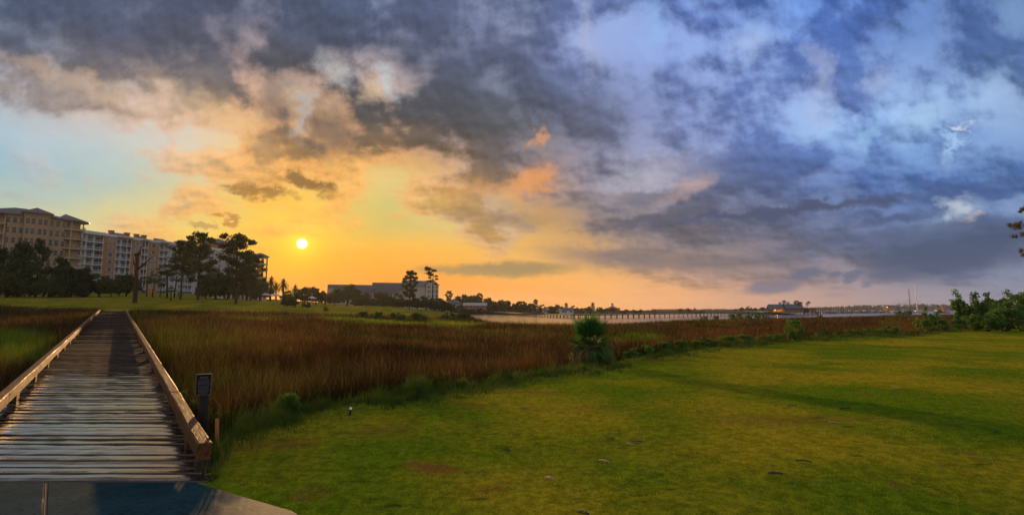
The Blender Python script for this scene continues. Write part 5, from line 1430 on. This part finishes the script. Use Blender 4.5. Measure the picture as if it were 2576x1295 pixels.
def house(name, label, px0, px1, Y, py_e, py_r, depth, wall, roof, cat='house', wins=(), storeys=1, hip=False, Y1=None, sink=1.2):
    f = Facade(name, px0, Y, px1, Y1 or Y, sink); tag(f.root, label, cat); ze = f.h(px0, py_e); zr = f.h(px0, py_r)
    if hip:
        m = MB(); m.box(0, f.L, 0, depth, 0, ze); m.obj('wall', wall, f.root); hip_roof(f.root, 0, f.L, 0, depth, ze, zr - ze, .7, roof)
    else: gable(f, 0, f.L, 0, depth, 0, ze, zr, wall, roof)
    for (px, py, w, h) in wins: window(f.root, f.s(px), f.h(px, py), w, h, 0.0, GLASS, WHITE)
    return f
house('house', 'blue-grey roofed house half hidden at the water end of the thicket', 1122, 1154, 300, 764, 751, 12, WALLW, ROOFG, hip=True, wins=((1128, 770, 1.4, 1.2), (1140, 770, 1.4, 1.2)))
house('waterfront_house', 'long low house with a pale metal roof at the left end of the far shore', 1166, 1222, 305, 768, 762, 9, CHIM, WALLW, wins=((1172, 774, 1.3, 1.2), (1182, 774, 1.3, 1.2), (1200, 774, 1.3, 1.2), (1212, 774, 1.3, 1.2)))
house('waterfront_house', 'white two-storey house with a hipped roof among the far-shore trees', 1410, 1443, 322, 778, 772, 8, WHITE, ROOFG, hip=True, wins=((1414, 785.5, 1.2, 1.3), (1420, 785.5, 1.2, 1.3), (1434, 785.5, 1.2, 1.3), (1424, 781, 1.4, 1.2), (1430, 781, 1.4, 1.2)))
house('waterfront_house', 'tiny white gabled house left of the white two-storey house', 1366, 1376, 326, 781, 775, 6, WHITE, ROOFG, wins=((1369, 785, .9, 1.1),))
f = house('waterfront_house', 'red-roofed house crowned by a small white cupola behind the far-shore trees', 1530, 1556, 392, 777, 769, 9, CHIM, CHIM, hip=True)
c = (f.L / 2, 4.5); zr = f.h(1543, 768); m = MB(); m.box(c[0] - .9, c[0] + .9, c[1] - .9, c[1] + .9, zr - .8, zr + 1.1); m.obj('cupola', WHITE, f.root); m = MB(); n = 8
vs = [(c[0] + 1.2 * math.cos(6.283 * i / n), c[1] + 1.2 * math.sin(6.283 * i / n), zr + 1.1) for i in range(n)] + [(c[0], c[1], zr + 2.0)]; m.add(vs, [(i, (i + 1) % n, n) for i in range(n)] + [tuple(range(n - 1, -1, -1))]); m.obj('cupola_roof', ROOFG, f.root)

# ------------------------------------------------------------------ long pier
PIERW = plain('pier_wood', (.070, .052, .040), .8, .3, 2.0); PIERL = plain('pier_rail_wood', (.10, .080, .065), .8, .25, 2.0)
def wp(px, Y): return Vector(((px - CX) / FPX * Y * math.cos(PITCH), Y))
def pier(name, label, pts, wid, pile_gap, rail=False, group=None):
    """pts: (px, depth, deck height)"""
    P = [(wp(px, Y), z) for px, Y, z in pts]
    root = empty(name, (P[0][0].x, P[0][0].y, WATER_Z)); tag(root, label, 'pier', group)
    O = root.location
    pm = MB().tube([(0, 0, -3.0), (0, 0, 0)], .12, 7).mesh('piling', PIERW, True); post = MB().box(-.04, .04, -.04, .04, 0, 1.15).mesh('rail_post', PIERL)
    for (a, za), (b, zb) in zip(P[:-1], P[1:]):
        d = (b - a); L = d.length; d /= L; n_ = Vector((-d.y, d.x)) * wid / 2
        m = MB(); q = [Vector((v.x - O.x, v.y - O.y, z - O.z)) for v, z in ((a - n_, za), (a + n_, za), (b + n_, zb), (b - n_, zb))]
        up = Vector((0, 0, .28)); m.add(q + [v - up for v in q], [(3, 2, 1, 0), (4, 5, 6, 7), (0, 1, 5, 4), (1, 2, 6, 5), (2, 3, 7, 6), (3, 0, 4, 7)]); m.obj('deck', PIERW, root)
        n = int(L / pile_gap)
        for i in range(n + 1):
            t = i / n; c = a.lerp(b, t); z = za + (zb - za) * t
            for sg in (-.85, .85):
                e = c + n_ * sg; link('piling', pm, root, (e.x - O.x, e.y - O.y, z - O.z - .02))
            if rail:
                for sg in (-.97, .97):
                    e = c + n_ * sg; link('rail_post', post, root, (e.x - O.x, e.y - O.y, z - O.z))
        if rail:
            r_ = MB()
            for sg in (-.97, .97):
                for hh in (.55, 1.1):
                    u, v = a + n_ * sg, b + n_ * sg; r_.tube([(u.x - O.x, u.y - O.y, za - O.z + hh), (v.x - O.x, v.y - O.y, zb - O.z + hh)], .05, 4)
            r_.obj('rail', PIERL, root)
    return root
pier('pier', 'long bare pier crossing the bay from the far shore on dark pilings', [(1172, 400, 1.45), (1250, 268, .85), (1447, 152, .38)], 2.4, 3.4)
pier('pier', 'railed stretch of pier running right towards the boathouse', [(1448.5, 151, .40), (1600, 172, .48), (1756, 200, .60), (1850, 224, .62), (1962, 262, .75)], 2.2, 3.0, True)
# ------------------------------------------------------------------ islets
BANK = leafy('bank_cover', (.030, .040, .012), (.060, .070, .020), .1)
def islet(name, label, px0, px1, Y, dep, h):
    a, b = wp(px0, Y), wp(px1, Y); cx_, cy_ = (a.x + b.x) / 2, Y + dep / 2; rx, ry = (b.x - a.x) / 2, dep / 2
    n = 40; rings = [(1.0, -1.2), (.93, .05), (.75, h * .7), (.4, h), (.02, h * 1.05)]; vs = []
    for k, (s_, z) in enumerate(rings):
        for i in range(n):
            t = 2 * math.pi * i / n; w = 1 + .05 * math.sin(5 * t + k); vs.append((cx_ + rx * s_ * w * math.cos(t), cy_ + ry * s_ * w * math.sin(t), WATER_Z + z))
    fs = [(k * n + i, k * n + (i + 1) % n, (k + 1) * n + (i + 1) % n, (k + 1) * n + i) for k in range(len(rings) - 1) for i in range(n)] + [tuple((len(rings) - 1) * n + i for i in range(n))]
    tag(MB().add(vs, fs).obj(name, BANK, smooth=True), label, kind='structure')
islet('ground_spit', 'low spit carrying the boathouse', 1880, 2050, 266, 40, .9)
islet('ground_islet', 'low tree-grown islet left of the boathouse', 1780, 1945, 470, 40, 1.4)
def itree(px, Y, z0, top, kind, sd, wd, lab, grp, nm='shore_tree', mat=None):
    key = (kind, sd)
    if key not in _tc: _tc[key] = gen_tree(kind, sd)
    tm, cm, H = _tc[key]; p = wp(px, Y); r_ = ray(px, top); h = EYE + Y * r_.z / r_.y - z0; s_ = h / H
    root = empty(nm, (p.x, p.y, z0 - .1), px * 1.7); root.scale = (s_ * wd, s_ * wd, s_); link('trunk', tm, root); link('crown', cm, root); tag(root, lab, 'tree', grp)
for i, (px, top, sd) in enumerate([(1850, 775, 1), (1866, 771, 2), (1884, 769, 3), (1900, 772, 4), (1918, 770, 1), (1932, 776, 2)]):
    itree(px, 492, WATER_Z + 1.3, top, 'oak', sd, 1.0, 'tree on the islet left of the boathouse, %s from the left' % _ord[i], 'trees on the islet')
itree(1949, 288, WATER_Z + .8, 765, 'sabal', 1, 1.2, 'palm left of the boathouse', 'trees by the boathouse'); itree(1960, 290, WATER_Z + .8, 768, 'sabal', 2, 1.3, 'palm at the left end of the boathouse roof', 'trees by the boathouse')
itree(2004, 300, WATER_Z + .8, 756, 'pine_low', 12, 1.0, 'wide pine behind the right end of the boathouse', 'trees by the boathouse', 'pine_tree'); itree(2013, 296, WATER_Z + .8, 759, 'pine', 11, .8, 'slim pine close behind the boathouse roof', 'trees by the boathouse', 'pine_tree')
itree(2034, 298, WATER_Z + .6, 757, 'pine_thin', 5, 1.6, 'lone umbrella pine right of the boathouse', 'trees by the boathouse', 'pine_tree'); itree(2026, 296, WATER_Z + .6, 770, 'oak', 2, .9, 'low oak right of the boathouse', 'trees by the boathouse')

# ------------------------------------------------------------------ boathouse with a lit porch
HUTW = plain('ochre_boards', (.50, .27, .09), .8, .2, 2.0)
def boathouse():
    f = Facade('boathouse', 1962, 268, 2024, 276, 0); f.root.location.z = WATER_Z; f.z = WATER_Z; r0 = f.root; s = f.s
    tag(r0, 'boathouse with hipped grey roof, three cupolas and a lit porch over the bay', 'building')
    d = 1.5; ze = f.h(1980, 776); zr = f.h(1990, 764)
    m = MB(); m.box(-1.5, f.L + 3, -2.5, 9, d - .3, d); m.obj('deck', PIERW, r0)
    for i in range(9):
        for y in (-2, 3, 8): MB().tube([(-1 + (f.L + 3.6) * i / 8, y, -2), (-1 + (f.L + 3.6) * i / 8, y, d - .3)], .16, 6).obj('piling', PIERW, r0)
    m = MB(); m.box(3.6, f.L, .6, 7.5, d, ze); m.obj('wall', HUTW, r0)
    m = MB(); m.box(.4, 3.6, 4.6, 7.5, d, ze); m.obj('porch_wall', HUTW, r0)
    for x, y in ((.2, .2), (1.9, .2), (3.5, .2), (.2, 4.3)): MB().box(x - .12, x + .12, y - .12, y + .12, d, ze).obj('porch_post', WHITE, r0)
    gable(f, 0, 3.8, 0, 8, ze - .3, ze - .02, zr - .4, HUTW, ROOFG, .5, 'y', False)
    hip_roof(r0, 3.2, f.L, 0, 8, ze, zr - ze, .7, ROOFG)
    for px, k in ((1980, .75), (1991, 1.15), (2001, .8)):
        x = s(px); z0 = zr - .9; m = MB(); m.box(x - .6 * k, x + .6 * k, 4 - .6 * k, 4 + .6 * k, z0, z0 + 1.9 * k); o = m.obj('cupola', WHITE, r0)
        m = MB(); q = .85 * k; zz = z0 + 1.9 * k; m.add([(x - q, 4 - q, zz), (x + q, 4 - q, zz), (x + q, 4 + q, zz), (x - q, 4 + q, zz), (x, 4, zz + .7 * k)], [(0, 1, 4), (1, 2, 4), (2, 3, 4), (3, 0, 4), (3, 2, 1, 0)]); m.obj('cupola_roof', ROOFG, o)
    for x in (5, 7, 9, 11): 
        if x < f.L - 1: window(r0, x, d + .9, 1.1, 1.2, .6, GLASS, WHITE)
    r_ = MB()
    for zz in (.5, 1.0): r_.tube([(-1.5, -2.45, d + zz), (f.L + 3, -2.45, d + zz)], .05, 4)
    for i in range(14): x = -1.5 + (f.L + 4.5) * i / 13; r_.box(x - .05, x + .05, -2.5, -2.4, d, d + 1.0)
    r_.obj('railing', PIERL, r0)
    # the lit porch lamp
    def em(N):
        e = N.n('ShaderNodeEmission'); e.inputs[0].default_value = (1.0, .62, .25, 1); e.inputs[1].default_value = 8.0; return e.outputs[0]
    m = MB(); m.tube([(2.0, 4.3, ze - .9), (2.0, 4.3, ze - .35)], .16, 8); lamp = m.obj('porch_lamp', material('lamp_glow', em), r0)
    ld = bpy.data.lights.new('porch_light', 'POINT'); ld.energy = 200; ld.color = (1.0, .52, .18); ld.shadow_soft_size = .3
    lo = link('porch_light', ld, r0, (1.9, 3.2, ze - .6))
    p = wp(1949, 272)
    tag(MB().tube([(0, 0, 0), (0, 0, 9.5)], [.07, .04], 6).obj('flag_mast', WHITE, None, (p.x, p.y, WATER_Z + .6)), 'thin bare mast standing left of the boathouse', 'mast')
boathouse()
g = wp(2046, 272); r0 = empty('dock_kiosk', (g.x, g.y, WATER_Z)); tag(r0, 'small red-brown kiosk on the dock right of the boathouse', 'kiosk')
MB().box(-.7, .7, -.7, .7, .9, 3.0).obj('wall', plain('kiosk_red', (.33, .12, .06), .8, .2, 3), r0); MB().box(-1, 1, -1, 1, 3.0, 3.25).obj('roof', plain('kiosk_roof', (.30, .09, .06), .7, .2, 3), r0)
for x in (-.6, .6): MB().tube([(x, 0, -2), (x, 0, .9)], .12, 6).obj('piling', PIERW, r0)
# ------------------------------------------------------------------ marina
root = pier('marina_dock', 'long marina dock on tall pilings right of the boathouse', [(2026, 278, .95), (2060, 330, .9), (2235, 440, .8), (2330, 470, .8)], 2.2, 5.0)
tall = MB().tube([(0, 0, -1), (0, 0, 4.2)], .16, 6).mesh('mooring_pile', PIERW, True)
for i in range(34):
    t = i / 33; px = 2052 + 190 * t; Y = 318 + 140 * t + (6 if i % 2 else -4); p = wp(px, Y)
    link('mooring_pile', tall, root, (p.x - root.location.x, p.y - root.location.y, random.Random(i).uniform(-.6, .4)))
HULLW = plain('white_hull', (.62, .60, .57), .4, .08, 1, spec=.5); BLUE = plain('blue_canvas', (.05, .10, .30), .7, .2, 2); ORANGE = plain('orange_canvas', (.55, .20, .03), .75, .2, 1.5); REDC = plain('red_canvas', (.42, .05, .05), .7, .2, 1.5); DARKH = plain('dark_hull', (.03, .035, .05), .4, .2, 1)
def hull(L, B, H, mat, parent, name='hull'):
    n = 9; vs = []
    for i in range(n + 1):
        t = i / n; w = B / 2 * (1 - max(0, (t - .45) / .55) ** 2.2) * (.85 + .15 * min(1, t / .2)); w = max(w, .02); x = -L / 2 + L * t; sh = H * (1 + .22 * t * t)
        vs += [(x, -w * .55, -.25), (x, w * .55, -.25), (x, w, sh), (x, -w, sh)]
    fs = [(4 * i + j, 4 * i + (j + 1) % 4, 4 * i + 4 + (j + 1) % 4, 4 * i + 4 + j) for i in range(n) for j in range(4)] + [(3, 2, 1, 0), (4 * n, 4 * n + 1, 4 * n + 2, 4 * n + 3)]
    return MB().add(vs, fs).obj(name, mat, parent)
def motorboat(px, Y, L, rz, label, top=None, hullm=None, group='boats moored along the marina dock'):
    p = wp(px, Y); r0 = empty('motorboat', (p.x, p.y, WATER_Z), rz); tag(r0, label, 'boat', group); B = L * .33; H = L * .13 + .25
    hull(L, B, H, hullm or HULLW, r0)
    MB().add([(-L * .1, -B * .3, H), (L * .22, -B * .26, H), (L * .22, B * .26, H), (-L * .1, B * .3, H), (-L * .1, -B * .28, H + L * .14), (L * .08, -B * .22, H + L * .13), (L * .08, B * .22, H + L * .13), (-L * .1, B * .28, H + L * .14)], [(0, 1, 5, 4), (1, 2, 6, 5), (2, 3, 7, 6), (3, 0, 4, 7), (4, 5, 6, 7)]).obj('cabin', HULLW if top is None else top, r0)
    MB().box(L * .081, L * .10, -B * .2, B * .2, H + .1, H + L * .11).obj('windscreen', GLASS, r0)
    if top is not None: MB().box(-L * .22, L * .12, -B * .34, B * .34, H + L * .25, H + L * .27).obj('canopy', top, r0)
for i, (px, Y, L, rz, top, lab) in enumerate([(2082,352,6.0,2.6,None,'small white motorboat moored first along the marina dock'),(2098,360,6.5,.4,None,'small white motorboat moored second along the marina dock'),(2118,372,6.0,2.8,BLUE,'white motorboat with a dark blue canopy halfway along the marina dock'),(2136,382,7.0,.3,None,'white motorboat just right of the blue canopy boat'),
    (2156,396,6.5,2.9,None,'white motorboat in the middle of the moored row'),(2174,404,7.5,.2,None,'larger white motorboat right of the middle of the moored row'),(2196,418,7.0,2.7,None,'white motorboat second left of the yellow hut'),(2216,430,7.0,.3,None,'white motorboat just left of the yellow hut')]):
    motorboat(px, Y, L, rz, lab, top)
motorboat(2258, 438, 13, .25, 'long motorboat with a bright blue canopy right of the yellow hut', BLUE)
def hut(px0, px1, Y, label):
    f = Facade('dock_hut', px0, Y, px1, Y + 2, 0); f.root.location.z = WATER_Z; f.z = WATER_Z; tag(f.root, label, 'hut')
    ze = f.h(px0, 770); m = MB(); m.box(0, f.L, 0, 4, 1.3, ze); m.obj('wall', HUTW, f.root)
    m = MB(); m.add([(-.5, -.5, ze), (f.L + .5, -.5, ze), (f.L + .5, 4.5, ze + .9), (-.5, 4.5, ze + .9), (-.5, -.5, ze + .25), (f.L + .5, -.5, ze + .25), (f.L + .5, 4.5, ze + 1.15), (-.5, 4.5, ze + 1.15)], [(3, 2, 1, 0), (4, 5, 6, 7), (0, 1, 5, 4), (1, 2, 6, 5), (2, 3, 7, 6), (3, 0, 4, 7)]); m.obj('roof', ROOFG, f.root)
    window(f.root, f.L * .55, 2.2, 1.2, 1.2, 0, GLASS, WHITE)
    for x in (.3, f.L / 2, f.L - .3): MB().tube([(x, .3, -2), (x, .3, 1.3)], .16, 6).obj('piling', PIERW, f.root)
    def em(N):
        e = N.n('ShaderNodeEmission'); e.inputs[0].default_value = (1.0, .55, .2, 1); e.inputs[1].default_value = 8.0; return e.outputs[0]
    MB().tube([(-.1, -.15, ze - 1.0), (-.1, -.15, ze - .5)], .14, 8).obj('wall_lamp', material('lamp_glow', em), f.root)
hut(2232, 2249, 446, 'yellow lit hut at the end of the marina dock')
# covered dock with slips
f = Facade('covered_dock', 2264, 452, 2312, 460, 0); f.root.location.z = WATER_Z; f.z = WATER_Z; r0 = f.root; tag(r0, 'low covered dock with white posts behind the sailboats', 'dock')
MB().box(0, f.L, 0, 5, .9, 1.2).obj('deck', PIERW, r0); MB().box(-.4, f.L + .4, -.4, 5.4, 4.0, 4.3).obj('roof', PIERL, r0)
for i in range(12): x = .2 + (f.L - .4) * i / 11; MB().box(x - .13, x + .13, .1, .36, 1.2, 4.0).obj('post', WHITE, r0)
for i in range(8): x = .4 + (f.L - .8) * i / 7; MB().tube([(x, .2, -2), (x, .2, .9)], .15, 6).obj('piling', PIERW, r0)
def sailboat(px, Y, L, rz, top_py, lean, label, hullm, cover, mast_mat):
    p = wp(px, Y); r0 = empty('sailboat', (p.x, p.y, WATER_Z), rz); tag(r0, label, 'sailboat', 'sailboats at the marina')
    r_ = ray(px, top_py); Hm = EYE + Y * r_.z / r_.y - WATER_Z; hull(L, L * .28, 1.2, hullm, r0)
    MB().bbox(-L * .25, L * .12, -L * .09, L * .09, 1.2, 1.9, .15).obj('cabin', HULLW, r0)
    MB().tube([(0, 0, 1.2), (lean * .5, 0, Hm * .5), (lean, 0, Hm)], [.30, .26, .20], 8).obj('mast', mast_mat, r0)
    MB().tube([(0, 0, 2.6), (-L * .42, 0, 2.5)], .09, 6).obj('boom', mast_mat, r0)
    MB().tube([(-.1, 0, 2.85), (-L * .2, 0, 3.0), (-L * .42, 0, 2.7)], [.32, .42, .15], 8).obj('sail_cover', cover, r0)
    st = MB()
    for q in ((L * .48, 0, 1.4), (-L * .48, 0, 1.3), (0, L * .13, 1.2), (0, -L * .13, 1.2)): st.tube([(lean, 0, Hm), q], .02, 3)
    st.obj('stays', PIERL, r0)
sailboat(2290, 448, 12, .5, 727, -.2, 'dark-masted sailboat with an orange sail cover behind the covered dock', DARKH, ORANGE, plain('dark_mast', (.06, .055, .055), .5, .1, 2))
sailboat(2308, 436, 14, 2.9, 715, .2, 'tall white-masted sailboat with orange canvas, nearer of the two', HULLW, ORANGE, HULLW)
# red-roofed barge
f = Facade('houseboat', 2360, 430, 2391, 432, 0); f.root.location.z = WATER_Z; f.z = WATER_Z; r0 = f.root; tag(r0, 'red-roofed houseboat on a pale pontoon at the far right of the bay', 'houseboat')
L = f.L; MB().bbox(0, L, 0, 4, -.2, .75, .1).obj('pontoon', PIERL, r0); MB().box(L * .02, L * .28, .4, 3.4, .75, 2.9).obj('cabin', HULLW, r0); MB().box(L * .5, L * .72, .4, 3.4, .75, 4.0).obj('wheelhouse', plain('orange_boards', (.5, .24, .08), .7, .2, 2), r0)
m = MB(); m.add([(L * .55, -.3, 4.2), (L * 1.0, -.3, 4.0), (L * 1.0, 4.2, 4.0), (L * .55, 4.2, 4.2), (L * .6, 1.9, 5.2), (L * .95, 1.9, 5.0)], [(0, 1, 5, 4), (2, 3, 4, 5), (1, 2, 5), (3, 0, 4), (3, 2, 1, 0)]); m.obj('roof', REDC, r0)
for x in (.60, .78, .97): MB().box(L * x - .07, L * x + .07, .0, .14, .75, 4.02).obj('roof_post', WHITE, r0)
MB().box(L * .28, L * .55, .2, 3.6, 3.3, 3.45).obj('awning', PIERL, r0); window(r0, L * .06, 1.4, 1.2, .9, .4, GLASS, WHITE)
# ------------------------------------------------------------------ far wooded shore beyond the bay
rngh = np.random.default_rng(12); C = []
def ridge(px): return np.interp(px, [1600, 1780, 1900, 1960, 2060, 2160, 2260, 2330, 2400, 2480, 2700], [1.5, 2, 3, 3, 9, 14, 17, 19, 16, 11, 14])
for i in range(1500):
    px = rngh.uniform(1640, 2700); Y = rngh.uniform(1500, 1580); h = float(ridge(px)); p = wp(px, Y); z = rngh.uniform(.2, 1) * h; s = rngh.uniform(2.0, 4.5); C.append((p.x, Y, z, s * 1.5, s, s))
me = leaf_mesh('far_woods', C, 26, 2.6, .7, 3, L_DARK)
tag(link('far_woods', me), 'low wooded shore far across the bay on the right', 'woods', kind='stuff')
vs = []; 
for px in np.arange(1600, 2760, 40): p = wp(px, 1560); vs.append((p.x, p.y, float(ridge(px)) * .75))
m = MB(); n = len(vs)
m.add([(x, 1480, WATER_Z - 1) for x, y, z in vs] + [(x, 1540, z) for x, y, z in vs] + [(x, 1900, z * .8) for x, y, z in vs], [(k * n + i, k * n + i + 1, (k + 1) * n + i + 1, (k + 1) * n + i) for k in range(2) for i in range(n - 1)])
tag(m.obj('far_shore_hills', BANK), 'low hills of the far shore', kind='structure')

# ------------------------------------------------------------------ morning haze: one closed box of air round the eye and everything built
def haze_material():
    m = bpy.data.materials.new('haze'); m.use_nodes = True; t = m.node_tree; t.nodes.clear(); N = NT(t)
    v = N.n('ShaderNodeVolumePrincipled'); v.inputs['Color'].default_value = (.88, .90, .94, 1); v.inputs['Density'].default_value = .00010; v.inputs['Anisotropy'].default_value = .45
    N.put(N.n('ShaderNodeOutputMaterial').inputs['Volume'], v.outputs[0])
    return m
hz = MB().box(-4000, 4000, -300, 2600, -3.5, 60).obj('haze', haze_material())
tag(hz, 'thin morning haze over the marsh and bay', 'haze', kind='stuff')
scene.cycles.volume_step_rate = 10.0
scene.cycles.volume_max_steps = 64
scene.cycles.volume_bounces = 0
